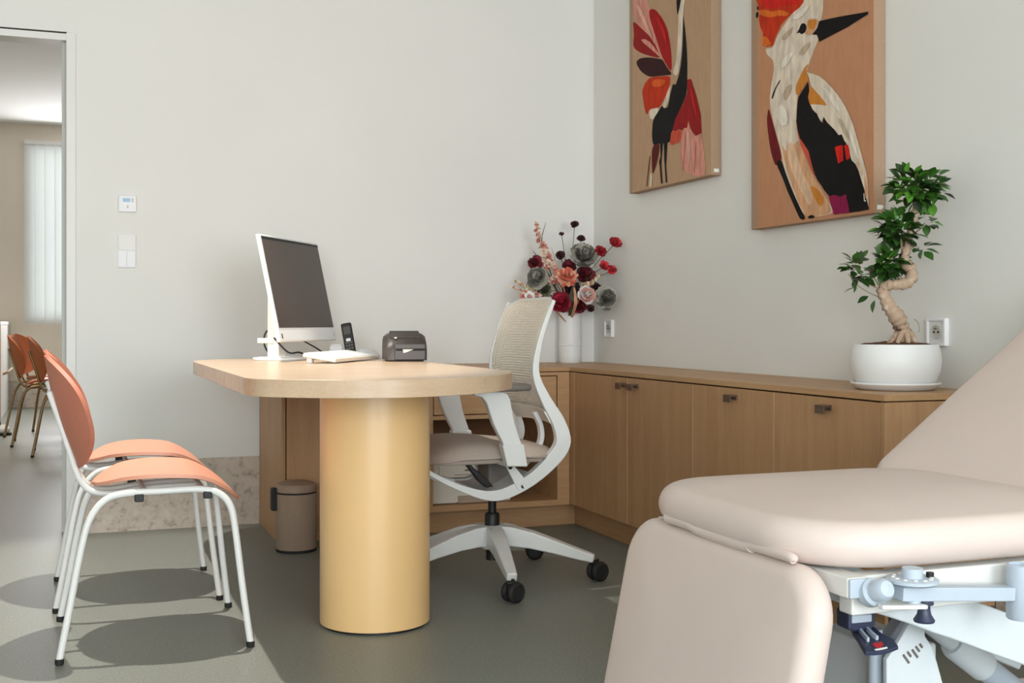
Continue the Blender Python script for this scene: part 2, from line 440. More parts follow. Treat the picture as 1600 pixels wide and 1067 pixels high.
# back-left unit
t = thing('base_cabinet', 'oak base cabinet with one shaded door behind the yellow desk column', 'cabinet', (1.09, 5.0, 0))
obj('side_panel', MB().box(0.797, 0.812, YF, YB - 0.014, 0.0, ZT - 0.021), M_OAKV, t, bevel=0.001)
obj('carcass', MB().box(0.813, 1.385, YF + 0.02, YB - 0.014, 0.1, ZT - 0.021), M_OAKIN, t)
obj('door', MB().box(0.817, 1.383, YF + 0.002, YF + 0.02, 0.103, ZT - 0.026), M_OAKV, t, bevel=0.001)
obj('toe_kick', MB().box(0.813, 1.385, YF + 0.083, YF + 0.095, 0.0, 0.1), M_OAKX, t)
# back-right unit with drawers and open niche
t = thing('drawer_cabinet', 'oak cabinet with shallow drawers above an open niche holding the printer', 'cabinet', (1.71, 5.0, 0))
c = MB()
c.box(1.388, 1.424, YF, YB - 0.014, 0.1, ZT - 0.021)          # left upright
c.box(1.985, XS - 0.001, YF, YB - 0.014, 0.1, ZT - 0.021)      # right upright
c.box(1.424, 1.985, YF, YB - 0.014, 0.1, 0.124)               # bottom board
c.box(1.424, 1.985, YF, YB - 0.014, 0.484, 0.501)             # shelf under drawers
c.box(1.424, 1.985, YF, YB - 0.014, 0.662, ZT - 0.021)        # top rail
obj('carcass', c, M_OAKX, t)
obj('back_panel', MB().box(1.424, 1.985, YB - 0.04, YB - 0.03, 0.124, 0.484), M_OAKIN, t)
obj('drawer', MB().box(1.428, 1.7025, YF + 0.001, YF + 0.05, 0.505, 0.658), M_OAKX, t, bevel=0.001)
obj('drawer', MB().box(1.7065, 1.981, YF + 0.001, YF + 0.05, 0.505, 0.658), M_OAKX, t, bevel=0.001)
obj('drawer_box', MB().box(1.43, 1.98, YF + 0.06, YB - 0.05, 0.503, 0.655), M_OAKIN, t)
obj('toe_kick', MB().box(1.388, 2.106, YF + 0.083, YF + 0.095, 0.0, 0.1), M_OAKX, t)
# right sideboard
t = thing('sideboard', 'long low oak sideboard with four plain doors along the right wall', 'sideboard', (2.236, 3.66, 0))
c = MB()
c.box(XS, XR - 0.014, 2.601, 2.619, 0.103, ZT - 0.021)
c.box(XS, XR - 0.014, YF - 0.05, YF - 0.001, 0.103, ZT - 0.021)
c.box(XS + 0.02, XR - 0.014, 2.619, YF - 0.05, 0.103, 0.12)
c.box(XS + 0.06, XR - 0.014, 2.619, YF - 0.05, 0.65, ZT - 0.021)
obj('carcass', c, M_OAKV, t, bevel=0.001)
obj('toe_kick', MB().box(2.106, 2.118, 2.68, YF + 0.08, 0.0, 0.103), M_OAKY, t)
ed = [4.661, 4.1505, 3.635, 3.129, 2.6215]
hy = [4.180, 4.075, 3.363, 2.855]
for i in range(4):
    d = obj('door', MB().box(XS + 0.001, XS + 0.02, ed[i + 1] + 0.002, ed[i] - 0.002, 0.103, 0.6745), [M_OAKV, M_EDGE], t, bevel=0.0008)
    for p in d.data.polygons:
        if abs(p.normal.y) > 0.9: p.material_index = 1
    y = hy[i]; h = MB()
    h.box(XS - 0.028, XS + 0.001, y - 0.022, y + 0.022, 0.648, 0.654)
    h.box(XS - 0.028, XS - 0.023, y - 0.022, y + 0.022, 0.630, 0.648)
    h.box(XS - 0.004, XS + 0.001, y - 0.022, y + 0.022, 0.638, 0.648)
    obj('handle', h, M_HANDLE, d, bevel=0.001)

# ================================================================== DESK
ZD0, ZD1 = 0.698, 0.745
dk = thing('desk', 'pale oak desk with rounded end on a thick yellow cylinder column', 'desk', (0.857, 3.431, 0))
pts = []
SCL = 1.0357
front = [(0.424, 3.10), (0.426, 3.06), (0.444, 2.99), (0.488, 2.935), (0.578, 2.868), (0.66, 2.83), (0.74, 2.812), (0.822, 2.818), (0.934, 2.862), (1.026, 2.922), (1.10, 2.998), (1.16, 3.09), (1.195, 3.18), (1.207, 3.30)]
front = smooth([(a * SCL, b * SCL, 0) for a, b in front], 4)
pts = [(p.x, p.y) for p in front]
xr_, yb_ = 1.207 * SCL, 4.87
pts += [(xr_, yb_)]
xl_ = 0.424 * SCL; rr = 0.34
for k in range(0, 11):
    a = PI / 2 + (PI / 2) * k / 10
    pts.append((xl_ + rr + rr * math.cos(a), yb_ - rr + rr * math.sin(a)))
obj('tabletop', MB().prism(pts, lambda a, b, t: (a, b, t), ZD0, ZD1), M_DESK, dk, bevel=0.002)
cx, cy, cr = 0.857, 3.431, 0.1624
obj('column', MB().lathe([(cr, 0.008), (cr, ZD0)], (cx, cy, 0), 72), M_YEL, dk)
obj('plinth_shadow_ring', MB().lathe([(cr - 0.008, 0.0), (cr - 0.008, 0.0085)], (cx, cy, 0), 48), M_BLK, dk)  # black ring paints the shadow gap under the column

# ================================================================== VISITOR CHAIRS
def make_chair(name, label, m_seat, m_back, m_frame, group=None):
    t = thing(name, label, 'chair', (0, 0, 0), group)
    def seat(u, v):
        uu = 0.5 - 0.5 * math.cos(PI * u); s_ = 2 * v - 1
        x = -0.165 + 0.40 * uu
        hw = 0.225 * max(0.0, 1 - abs(2 * uu - 1.04) ** 2.6) ** 0.52 if abs(2 * uu - 1.04) < 1 else 0.0
        hw = max(hw, 0.004) * (0.94 + 0.06 * uu)
        y = hw * s_
        z = 0.449 + 0.016 * (y / 0.22) ** 2 + 0.012 * math.sin(PI * min(1, uu * 1.25))
        z -= 0.012 * max(0, 0.2 - uu) / 0.2
        if uu > 0.66: z -= 0.066 * ((uu - 0.66) / 0.34) ** 2
        return (x, y, z)
    obj('seat', MB().shell(seat, 28, 20, 0.010), m_seat, t, local=True, angle=60)
    def back(u, v):
        q = 0.5 - 0.5 * math.cos(PI * u); s_ = 2 * v - 1
        hw = max(0.205 * max(0.0, 1 - abs(2 * q - 1) ** 2.3) ** 0.55, 0.004)
        y = hw * s_
        z = 0.485 + 0.315 * q
        x = -0.192 - 0.088 * q - 0.012 * math.sin(PI * q) + 0.072 * (y / 0.2) ** 2
        return (x, y, z)
    obj('backrest', MB().shell(back, 28, 20, 0.013), m_back, t, local=True, angle=60)
    for s_ in (-1, 1):
        p = [(-0.245, s_ * 0.24, 0.012), (-0.222, s_ * 0.229, 0.13), (-0.190, s_ * 0.213, 0.30), (-0.168, s_ * 0.205, 0.372), (-0.130, s_ * 0.201, 0.418), (-0.075, s_ * 0.2, 0.432),
             (0.02, s_ * 0.2, 0.434), (0.115, s_ * 0.2, 0.434), (0.165, s_ * 0.201, 0.420), (0.195, s_ * 0.205, 0.385), (0.208, s_ * 0.21, 0.32), (0.226, s_ * 0.225, 0.16), (0.245, s_ * 0.24, 0.012)]
        f = obj('side_frame', MB().tube(smooth(p, 5), 0.0095, 12), m_frame, t, local=True)
        for x in (-0.245, 0.245):
            obj('foot_cap', MB().lathe([(0.0085, 0.0), (0.0115, 0.002), (0.0115, 0.014), (0.0095, 0.016)], (x, s_ * 0.24, 0), 14), M_RUB, f, local=True)
        for x in (-0.045, 0.135):
            obj('glide_block', MB().box(x - 0.012, x + 0.012, s_ * 0.2 - 0.009, s_ * 0.2 + 0.009, 0.408, 0.430), M_BLK, f, local=True, bevel=0.003)
    for s_ in (-1, 1):
        p = [(0.13, s_ * 0.05, 0.428), (-0.02, s_ * 0.05, 0.424), (-0.11, s_ * 0.05, 0.414), (-0.165, s_ * 0.05, 0.424), (-0.196, s_ * 0.05, 0.462), (-0.218, s_ * 0.05, 0.53), (-0.246, s_ * 0.05, 0.62), (-0.272, s_ * 0.05, 0.70)]
        obj('back_upright', MB().tube(smooth(p, 5), 0.0085, 12), m_frame, t, local=True)
    cr_ = MB()
    for x in (-0.03, 0.125): cr_.tube([(x, -0.2, 0.432), (x, 0.2, 0.432)], 0.007, 10)
    obj('crossbar', cr_, m_frame, t, local=True)
    return t
ch = make_chair('visitor_chair', 'terracotta visitor chair with white tube legs, nearest the camera', M_TERR, M_TERB, M_WHM, 'terracotta chairs facing the desk')
ch.location = (0.226, 3.528, 0)
dup(ch, (0.213, 4.118, 0), 0.0, 'terracotta visitor chair with white tube legs, the one nearer the back wall')
fc = make_chair('waiting_chair', 'orange chair on brass legs beyond the doorway, nearest of the three', M_ORNG, M_ORNG, M_BRASS, 'orange chairs in the room beyond the doorway')
fc.location = (0.03, 8.64, 0)
dup(fc, (-0.125, 9.38, 0), 0.0, 'orange chair on brass legs beyond the doorway, leftmost, back seen edge-on')
dup(fc, (-0.135, 10.08, 0), math.radians(-24), 'orange chair on brass legs beyond the doorway, middle one turned to show its lit front')

# ================================================================== FAR ROOM CABINET
t = thing('white_counter', 'tall white counter at the left edge beyond the doorway', 'counter', (-0.8, 12.4, 0))
obj('body', MB().box(-1.1, -0.572, 11.7, 13.38, 0.0, 0.87), M_TRIM, t)
obj('top_board', MB().box(-1.1, -0.565, 11.68, 13.38, 0.87, 0.90), M_TRIM, t, bevel=0.004)
obj('end_panel', MB().box(-1.1, -0.566, 11.66, 11.70, 0.0, 0.87), M_OAKV, t)
obj('handle', MB().tube(smooth([(-0.572, 12.2, 0.40), (-0.53, 12.22, 0.42), (-0.50, 12.35, 0.45)], 4), 0.012, 8), M_OAKY, t)
t = thing('shoe', 'black and white shoe on the floor at the left edge beyond the doorway', 'shoe', (-0.5, 10.15, 0))
obj('sole', MB().pad(Matrix.Translation((-0.51, 10.15, 0)), 0.20, 0.09, 0.02, 0.04, 0.006), M_RUB, t)
obj('upper', MB().pad(Matrix.Translation((-0.515, 10.15, 0.018)), 0.185, 0.08, 0.05, 0.038, 0.02, 0.015), M_WHP, t)
obj('collar', MB().pad(Matrix.Translation((-0.545, 10.15, 0.07)), 0.11, 0.075, 0.05, 0.036, 0.015, 0.005), M_BLK, t)

# ================================================================== WALL DEVICES
t = thing('thermostat', 'square white wall thermostat with a small blue display', 'thermostat', (0.24, YB, 1.397))
obj('housing', MB().box(0.204, 0.277, YB - 0.018, YB, 1.362, 1.432), M_WHP, t, bevel=0.003)
obj('display', MB().box(0.222, 0.252, YB - 0.0195, YB - 0.017, 1.404, 1.420), M_LCD, t)
obj('button', MB().box(0.238, 0.244, YB - 0.0195, YB - 0.017, 1.378, 1.390), M_JAMB, t)
obj('button', MB().box(0.258, 0.264, YB - 0.0195, YB - 0.017, 1.404, 1.420), M_JAMB, t)
t = thing('light_switch', 'white double light switch plate with blank upper half and two rockers', 'switch', (0.238, YB, 1.196))
obj('frame', MB().box(0.201, 0.276, YB - 0.008, YB, 1.124, 1.268), M_WHP, t, bevel=0.002)
obj('blank_plate', MB().box(0.204, 0.273, YB - 0.012, YB - 0.007, 1.199, 1.265), M_TRIM, t, bevel=0.0015)
obj('rocker', MB().box(0.204, 0.2365, YB - 0.013, YB - 0.007, 1.127, 1.195), M_WHP, t, bevel=0.0015)
obj('rocker', MB().box(0.2395, 0.273, YB - 0.013, YB - 0.007, 1.127, 1.195), M_WHP, t, bevel=0.0015)
def socket(yc, zc, label):
    t = thing('wall_socket', label, 'socket', (XR, yc, zc))
    h = 0.041
    f = MB()
    for a, b, c_, d in ((-h, -h + 0.008, -h, h), (h - 0.008, h, -h, h), (-h + 0.008, h - 0.008, -h, -h + 0.008), (-h + 0.008, h - 0.008, h - 0.008, h)):
        f.box(XR - 0.016, XR, yc + a, yc + b, zc + c_, zc + d)
    obj('frame', f, M_WHP, t, bevel=0.001)
    R = Matrix(((0, 0, -1), (0, 1, 0), (1, 0, 0)))
    ins = MB().box(XR - 0.010, XR - 0.001, yc - h + 0.008, yc + h - 0.008, zc - h + 0.008, zc + h - 0.008)
    obj('insert', ins, M_TRIM, t)
    obj('cup', MB().lathe([(0.021, 0.0), (0.021, 0.004), (0.0185, 0.0045), (0.018, 0.0015), (0.0, 0.001)], (XR - 0.0095, yc, zc), 24, axis=R), M_JAMB, t)
    obj('hole', MB().lathe([(0.003, 0), (0.003, 0.003)], (XR - 0.0103, yc - 0.009, zc), 8, axis=R).lathe([(0.003, 0), (0.003, 0.003)], (XR - 0.0103, yc + 0.009, zc), 8, axis=R), M_BLK, t)
    obj('earth_pin', MB().lathe([(0.0025, 0), (0.0025, 0.008)], (XR - 0.0103, yc, zc + 0.010), 8, axis=R), M_BRASS, t)
socket(5.115, 0.862, 'white wall socket beside the bouquet vase')
socket(2.842, 0.862, 'white wall socket behind the bonsai pot')

# ================================================================== PAINTINGS
def paint_mat(name, col, var=0.2):
    return mat('paint_' + name, col, 0.7, var=var, vscale=9, stretch=(1, 5, 1.6), bump=0.35, bscale=60, spec=0.2)
def chaikin(p, n=2):
    for _ in range(n):
        q = []
        for i in range(len(p)):
            a, b = p[i], p[(i + 1) % len(p)]
            q.append((a[0] * 0.78 + b[0] * 0.22, a[1] * 0.78 + b[1] * 0.22)); q.append((a[0] * 0.22 + b[0] * 0.78, a[1] * 0.22 + b[1] * 0.78))
        p = q
    return p
def painting(label, y_far, y_near, z0, z1, ox, oy, sc, bgcol, shapes, left_band):
    XF = 2.385
    t = thing('painting', label, 'painting', (2.41, (y_far + y_near) / 2, z0), 'box canvas bird paintings on the right wall')
    obj('canvas', MB().box(XF, XR - 0.001, y_near, y_far, z0, z1), M_LINEN, t, bevel=0.003)
    bg = MB().box(XF - 0.0006, XF + 0.001, y_near + 0.001, y_far - left_band, z0 + 0.002, z1 - 0.002)
    obj('painted_ground', bg, paint_mat(*bgcol, var=0.05), t)
    mb = MB(); ms = []; names = {}
    for k, (cn, cc, sm, poly) in enumerate(shapes):
        if cn not in names: names[cn] = len(ms); ms.append(paint_mat(cn, cc))
        p2 = chaikin(poly, 2) if sm else poly
        q = []
        for a, b in p2:
            P = atx(ox + a / sc, oy + b / sc, XF)
            q.append((min(max(P.y, y_near + 0.002), y_far - 0.002), min(max(P.z, z0 + 0.002), z1 - 0.002)))
        dx = XF - 0.0009 - 0.00012 * k
        mb.add([(dx, y, z) for y, z in q], [tuple(range(len(q)))], names[cn])
    obj('painted_bird', mb, ms, t, flat=True)
    st = MB().box(XR - 0.012 - 0.022, XR - 0.012, y_near - 0.0015, y_near + 0.001, z0 + 0.012, z0 + 0.026)
    obj('sticker', st, M_PAPER, t)
BLK, WHT = ('black', (12, 9, 9)), ('cream_white', (226, 212, 192))
S1 = [
 ('rose', (216, 150, 132), 1, [(33, -40), (108, -40), (112, 20), (128, 70), (150, 190), (182, 312), (140, 262), (92, 200), (52, 130), (35, 60)]),
 ('deep_red', (150, 22, 22), 1, [(30, 110), (60, 135), (90, 165), (120, 192), (142, 225), (162, 260), (182, 315), (120, 300), (75, 285), (40, 262), (32, 240), (38, 185)]),
 ('rose', (216, 150, 132), 1, [(70, 215), (95, 208), (130, 230), (172, 290), (178, 308), (130, 265)]),
 ('red', (168, 20, 20), 1, [(118, 60), (128, 48), (152, 50), (185, 90), (205, 125), (222, 172), (238, 270), (243, 392), (212, 350), (182, 290), (152, 190), (122, 100)]),
 ('maroon', (52, 12, 14), 1, [(46, 335), (70, 312), (120, 308), (190, 318), (202, 340), (218, 365), (246, 402), (205, 405), (150, 412), (115, 412), (75, 385)]),
 ('orange_red', (196, 52, 18), 1, [(100, 440), (128, 414), (170, 412), (205, 408), (236, 412), (232, 455), (218, 490), (205, 525), (185, 560), (172, 580), (120, 586), (114, 610), (104, 616), (94, 580), (88, 535), (80, 490)]),
 (*WHT, 1, [(118, 592), (145, 582), (172, 580), (176, 608), (152, 642), (124, 640)]),
 (*WHT, 1, [(278, 20), (298, -10), (313, -10), (302, 70), (300, 130), (298, 200), (292, 300), (272, 412), (246, 396), (254, 365), (264, 338), (270, 265), (274, 195), (277, 90)]),
 (*BLK, 1, [(266, -10), (292, -10), (286, 30), (279, 62), (271, 84), (268, 40)]),
 (*BLK, 1, [(302, 70), (308, 120), (316, 180), (325, 300), (325, 420), (322, 500), (306, 545), (290, 580), (272, 618), (260, 645), (246, 700), (235, 762), (210, 770), (178, 772), (145, 782), (137, 760), (135, 715), (140, 645), (165, 605), (190, 565), (200, 580), (218, 580), (228, 540), (235, 500), (242, 475), (248, 448), (262, 460), (275, 420), (286, 380), (298, 280), (302, 180)]),
 (*WHT, 1, [(236, 450), (232, 500), (220, 550), (206, 585), (192, 572), (202, 545), (212, 510)]),
 ('rose', (216, 150, 132), 1, [(290, 760), (298, 705), (330, 650), (347, 690), (370, 730), (402, 715), (412, 800), (426, 900), (420, 940), (380, 950), (350, 938), (320, 930), (300, 900), (288, 850)]),
 ('coral', (206, 84, 62), 1, [(240, 705), (262, 702), (280, 698), (300, 700), (295, 740), (282, 765), (245, 780), (232, 776), (235, 740)]),
 ('deep_red', (150, 22, 22), 0, [(325, 428), (345, 424), (355, 455), (370, 500), (385, 560), (398, 620), (403, 714), (385, 724), (370, 731), (352, 708), (342, 690), (331, 645), (328, 670), (324, 690), (310, 686), (300, 700), (280, 694), (262, 705), (246, 698), (262, 640), (280, 600), (300, 565), (325, 500)]),
 ('dark_red', (92, 24, 14), 1, [(135, 782), (180, 768), (172, 830), (158, 890), (140, 942), (135, 900)]),
 (*BLK, 0, [(180, 770), (196, 765), (188, 850), (186, 890), (193, 985), (185, 987), (178, 900), (174, 870), (182, 840)]),
 (*BLK, 0, [(200, 765), (219, 765), (214, 850), (212, 890), (218, 980), (210, 982), (205, 900), (202, 860)]),
 ('umber', (120, 74, 40), 0, [(122, 840), (128, 840), (110, 1000), (105, 1000)]),
 (*WHT, 1, [(128, 920), (137, 940), (134, 1005), (120, 1010)]),
 ('pale_rose', (230, 176, 160), 1, [(52, 20), (75, 40), (105, 110), (140, 210), (120, 190), (85, 110), (58, 55)]),
 ('bright_red', (192, 30, 26), 1, [(150, 70), (175, 100), (205, 160), (222, 250), (205, 220), (180, 160), (158, 100)]),
 ('orange_light', (222, 92, 30), 1, [(140, 430), (175, 424), (215, 430), (200, 460), (160, 470), (130, 460)]),
 ('bright_red', (192, 30, 26), 1, [(340, 450), (356, 500), (372, 570), (380, 640), (362, 590), (346, 510)]),
 ('pale_rose', (230, 176, 160), 1, [(325, 700), (340, 720), (345, 820), (338, 900), (328, 840), (322, 760)]),
 ('coral_shade', (190, 110, 92), 0, [(372, 760), (376, 760), (366, 930), (362, 930)]),
 ('coral_shade', (190, 110, 92), 0, [(318, 720), (321, 720), (306, 915), (302, 915)]),
]
S2 = [
 ('dark_red2', (110, 22, 26), 1, [(92, 498), (102, 530), (110, 562), (132, 640), (148, 700), (154, 742), (126, 772), (112, 735), (100, 690), (88, 600), (84, 550)]),
 (*BLK, 1, [(124, 750), (150, 738), (162, 770), (172, 800), (202, 868), (222, 915), (232, 950), (268, 1016), (240, 1018), (222, 980), (200, 930), (178, 880), (160, 830)]),
 (*WHT, 1, [(262, -20), (345, -20), (346, 40), (335, 95), (322, 130), (322, 190), (300, 240), (278, 300), (266, 340), (240, 400), (226, 440), (222, 520), (232, 620), (250, 700), (290, 800), (330, 870), (360, 920), (400, 985), (340, 1000), (262, 1008), (225, 932), (195, 862), (165, 782), (150, 700), (130, 622), (108, 540), (97, 470), (104, 400), (118, 330), (116, 280), (82, 250), (80, 222), (112, 226), (135, 160), (190, 80)]),
 ('peach', (214, 164, 124), 1, [(152, 660), (170, 700), (200, 690), (232, 640), (252, 705), (290, 802), (330, 872), (360, 922), (392, 988), (320, 1000), (264, 1008), (230, 935), (198, 850), (165, 745)]),
 ('pale_peach', (226, 190, 156), 1, [(172, 670), (205, 655), (225, 720), (250, 800), (280, 850), (300, 920), (282, 960), (250, 900), (215, 830), (190, 760)]),
 ('amber', (206, 132, 52), 1, [(285, 860), (310, 866), (340, 900), (352, 930), (335, 960), (318, 940), (300, 905)]),
 ('orange_red', (196, 52, 18), 0, [(30, -20), (262, -20), (254, 12), (238, 34), (215, 52), (190, 74), (165, 98), (150, 116), (138, 145), (128, 165), (112, 212), (92, 214), (84, 218), (76, 205), (66, 215), (68, 180), (66, 150), (56, 128), (50, 100), (48, 80), (54, 60), (46, 30)]),
 ('crest_red', (208, 32, 20), 1, [(60, -20), (250, -20), (225, 25), (170, 25), (120, 40), (70, 35)]),
 ('crest_orange', (222, 110, 36), 1, [(44, 52), (70, 42), (110, 55), (150, 45), (190, 60), (178, 76), (140, 72), (100, 82), (60, 72)]),
 ('crest_orange', (222, 110, 36), 1, [(62, 175), (80, 165), (95, 185), (108, 205), (90, 212), (68, 214)]),
 (*BLK, 1, [(34, 62), (46, 52), (48, 78), (36, 86)]),
 (*BLK, 1, [(38, 32), (46, 28), (50, 46), (42, 48)]),
 ('peach', (214, 164, 124), 1, [(274, 90), (300, 86), (323, 88), (320, 112), (306, 150), (290, 162), (266, 162), (262, 150), (272, 122)]),
 ('amber', (206, 132, 52), 1, [(276, 92), (320, 90), (314, 118), (296, 140), (276, 130)]),
 (*BLK, 1, [(222, 156), (234, 140), (245, 110), (262, 107), (272, 125), (264, 150), (246, 160), (238, 150)]),
 (*BLK, 0, [(328, 98), (380, 86), (440, 74), (500, 64), (556, 54), (556, 66), (510, 94), (460, 126), (390, 162), (330, 194), (324, 176), (318, 162), (296, 160), (308, 146), (320, 128)]),
 (*BLK, 1, [(106, 462), (118, 420), (146, 370), (150, 374), (128, 410), (116, 452)]),
 ('amber', (206, 132, 52), 1, [(280, 292), (268, 320), (272, 345), (282, 372), (262, 392), (246, 420), (228, 446), (218, 420), (228, 380), (244, 345), (262, 312)]),
 ('coral', (206, 84, 62), 1, [(220, 545), (232, 575), (242, 640), (262, 660), (280, 700), (300, 760), (318, 825), (298, 800), (275, 735), (250, 690), (238, 655), (228, 610)]),
 (*WHT, 0, [(272, 334), (300, 342), (328, 352), (355, 372), (382, 400), (410, 432), (432, 462), (454, 500), (472, 540), (488, 580), (502, 630), (516, 680), (532, 740), (546, 790), (556, 860), (558, 965), (545, 930), (530, 850), (508, 790), (500, 765), (480, 750), (470, 700), (455, 660), (430, 640), (400, 600), (370, 570), (350, 545), (338, 568), (326, 545), (320, 525), (300, 515), (288, 490), (292, 465), (300, 440), (292, 400), (284, 365)]),
 ('amber', (206, 132, 52), 1, [(284, 392), (300, 408), (318, 428), (342, 455), (370, 492), (335, 484), (300, 484), (276, 482)]),
 (*BLK, 0, [(278, 378), (284, 420), (278, 450), (284, 475), (300, 508), (320, 530), (336, 560), (346, 572), (350, 540), (368, 570), (400, 600), (420, 626), (434, 622), (446, 650), (462, 690), (470, 715), (480, 742), (498, 760), (512, 790), (524, 830), (540, 880), (552, 930), (561, 970), (520, 978), (470, 985), (460, 940), (455, 905), (420, 912), (375, 908), (352, 880), (340, 860), (322, 835), (310, 810), (295, 760), (280, 700), (258, 665), (240, 640), (230, 600), (224, 560), (226, 515), (229, 478), (234, 450), (246, 430), (262, 405)]),
 ('crest_red', (208, 32, 20), 0, [(402, 682), (416, 676), (438, 672), (440, 700), (442, 744), (430, 750), (418, 758), (412, 730)]),
 ('crest_red', (208, 32, 20), 0, [(446, 674), (464, 670), (472, 700), (471, 734), (456, 742)]),
 ('magenta', (142, 22, 72), 0, [(374, 910), (400, 902), (430, 912), (452, 898), (464, 940), (470, 986), (430, 990), (398, 994)]),
 (*BLK, 1, [(278, 1002), (296, 994), (310, 1002), (306, 1010), (280, 1012)]),
 (*WHT, 0, [(536, 895), (540, 895), (542, 925), (548, 930), (546, 934), (538, 932)]),
 ('cream_shade', (196, 176, 152), 1, [(150, 180), (185, 140), (215, 120), (200, 150), (172, 185)]),
 ('cream_shade', (196, 176, 152), 1, [(232, 250), (262, 210), (290, 190), (282, 220), (255, 255)]),
 ('cream_light', (240, 230, 214), 1, [(205, 90), (240, 50), (290, 20), (270, 60), (230, 90)]),
 ('cream_light', (240, 230, 214), 1, [(150, 300), (175, 260), (215, 235), (195, 280), (165, 320)]),
 ('cream_shade', (196, 176, 152), 1, [(160, 440), (180, 400), (205, 385), (196, 430), (172, 470)]),
 ('cream_light', (240, 230, 214), 1, [(130, 520), (150, 480), (176, 500), (190, 560), (170, 590), (145, 570)]),
 ('cream_light', (240, 230, 214), 1, [(345, 400), (372, 415), (410, 470), (432, 520), (405, 500), (370, 450)]),
 ('cream_shade', (196, 176, 152), 1, [(415, 540), (440, 560), (462, 610), (478, 660), (455, 630), (432, 590)]),
 ('cream_light', (240, 230, 214), 1, [(470, 600), (490, 640), (508, 700), (516, 745), (496, 710), (478, 650)]),
 ('peach', (214, 164, 124), 1, [(540, 800), (550, 840), (556, 900), (550, 930), (542, 880)]),
 ('pale_peach', (226, 190, 156), 1, [(505, 740), (520, 760), (534, 810), (526, 815), (510, 775)]),
]
painting('tall canvas of a black, white and red long-legged bird, left of the two paintings', 4.823, 4.093, 1.474, 2.52, 980, 0, 3.44, ('tan_ground', (190, 156, 124)), S1, 0.035)
painting('tall canvas of an orange-crested bird with long black beak, right of the two paintings', 3.804, 3.087, 1.236, 2.29, 1170, 0, 2.964, ('salmon_ground', (196, 142, 106)), S2, 0.045)

# ================================================================== ON THE DESK
UU = Vector((0.543, 0.84, 0)).normalized(); NN = Vector((UU.y, -UU.x, 0))     # along the screen, out of the screen
ZV = Vector((0, 0, 1))
tilt = math.radians(12)
UP = (ZV * math.cos(tilt) - NN * math.sin(tilt)).normalized(); FN = UU.cross(UP).normalized()
if FN.dot(NN) < 0: FN = -FN
P0 = Vector((0.727, 4.321, 0.820))
LW, LH = 0.575, 0.405
def mp(a, b, c=0.0): return P0 + UU * a + UP * b + FN * c
base_c = Vector((0.786, 4.607, ZD1)); post = Vector((0.762, 4.622, ZD1))
t = thing('desktop_computer', 'white all-in-one computer with a dark screen standing on the desk', 'computer', base_c)
def slab(a0, a1, b0, b1, c0, c1):
    return MB().obox(mp((a0 + a1) / 2, (b0 + b1) / 2, (c0 + c1) / 2), UU * ((a1 - a0) / 2), UP * ((b1 - b0) / 2), FN * ((c1 - c0) / 2))
obj('housing', slab(0, LW, 0, LH, -0.016, 0.0), M_WHP, t, bevel=0.004)
sc_ = obj('screen', slab(0.012, LW - 0.012, 0.052, LH - 0.008, -0.002, 0.0012), M_SCREEN, t, bevel=0.0006)
obj('camera_strip', slab(0.012, LW - 0.012, LH - 0.018, LH - 0.008, 0.0008, 0.0018), M_BLK, sc_)
obj('port', slab(0.022, 0.030, 0.012, 0.030, -0.001, 0.0008), M_BLK, t)
obj('power_button', slab(LW - 0.028, LW - 0.020, 0.016, 0.028, -0.001, 0.0008), M_JAMB, t)
obj('stand_base', MB().pad(Matrix.Translation(base_c) @ Matrix((( NN.x, UU.x, 0, 0), (NN.y, UU.y, 0, 0), (0, 0, 1, 0), (0, 0, 0, 1))), 0.19, 0.24, 0.012, 0.06, 0.004), M_WHP, t)
obj('stand_post', MB().obox(post + Vector((0, 0, 0.006 + 0.14)), NN * 0.024, UU * 0.036, ZV * 0.14), M_CRM, t, bevel=0.006)
obj('stand_hinge', MB().obox(post + Vector((0, 0, 0.26)) + NN * 0.025, NN * 0.05, UU * 0.03, ZV * 0.025), M_CRM, t, bevel=0.004)
clip = MB().obox(post + Vector((0, 0, 0.075)) - NN * 0.028, NN * 0.035, UU * 0.04, ZV * 0.010)
cl = obj('cable_clip', clip, M_CRM, t, bevel=0.003)
ca = post + Vector((0, 0, 0.075)) - NN * 0.045
lp = MB().tube(smooth([ca + ZV * 0.05 + NN * 0.02, ca + ZV * 0.03, ca - NN * 0.008, ca - ZV * 0.03, ca - ZV * 0.055 + NN * 0.02], 6), 0.0035, 8)
tag(obj('cable', lp, M_BLK), 'black cable looped through the clip behind the computer stand', 'cable')
c1 = MB().tube(smooth([mp(0.02, 0.02, -0.03), (0.80, 4.58, 0.775), (0.86, 4.66, 0.772), (0.91, 4.70, 0.749)], 6), 0.0035, 8)
tag(obj('cable', c1, M_BLK), 'short black cable curling onto the desk right beside the computer stand', 'cable')
c2 = MB().tube(smooth([mp(0.26, 0.03, -0.05), (0.93, 4.70, 0.79), (0.98, 4.76, 0.765), (1.04, 4.83, 0.749)], 6), 0.003, 8)
tag(obj('cable', c2, M_BLK), 'thin black cable hanging diagonally below the middle of the screen', 'cable')
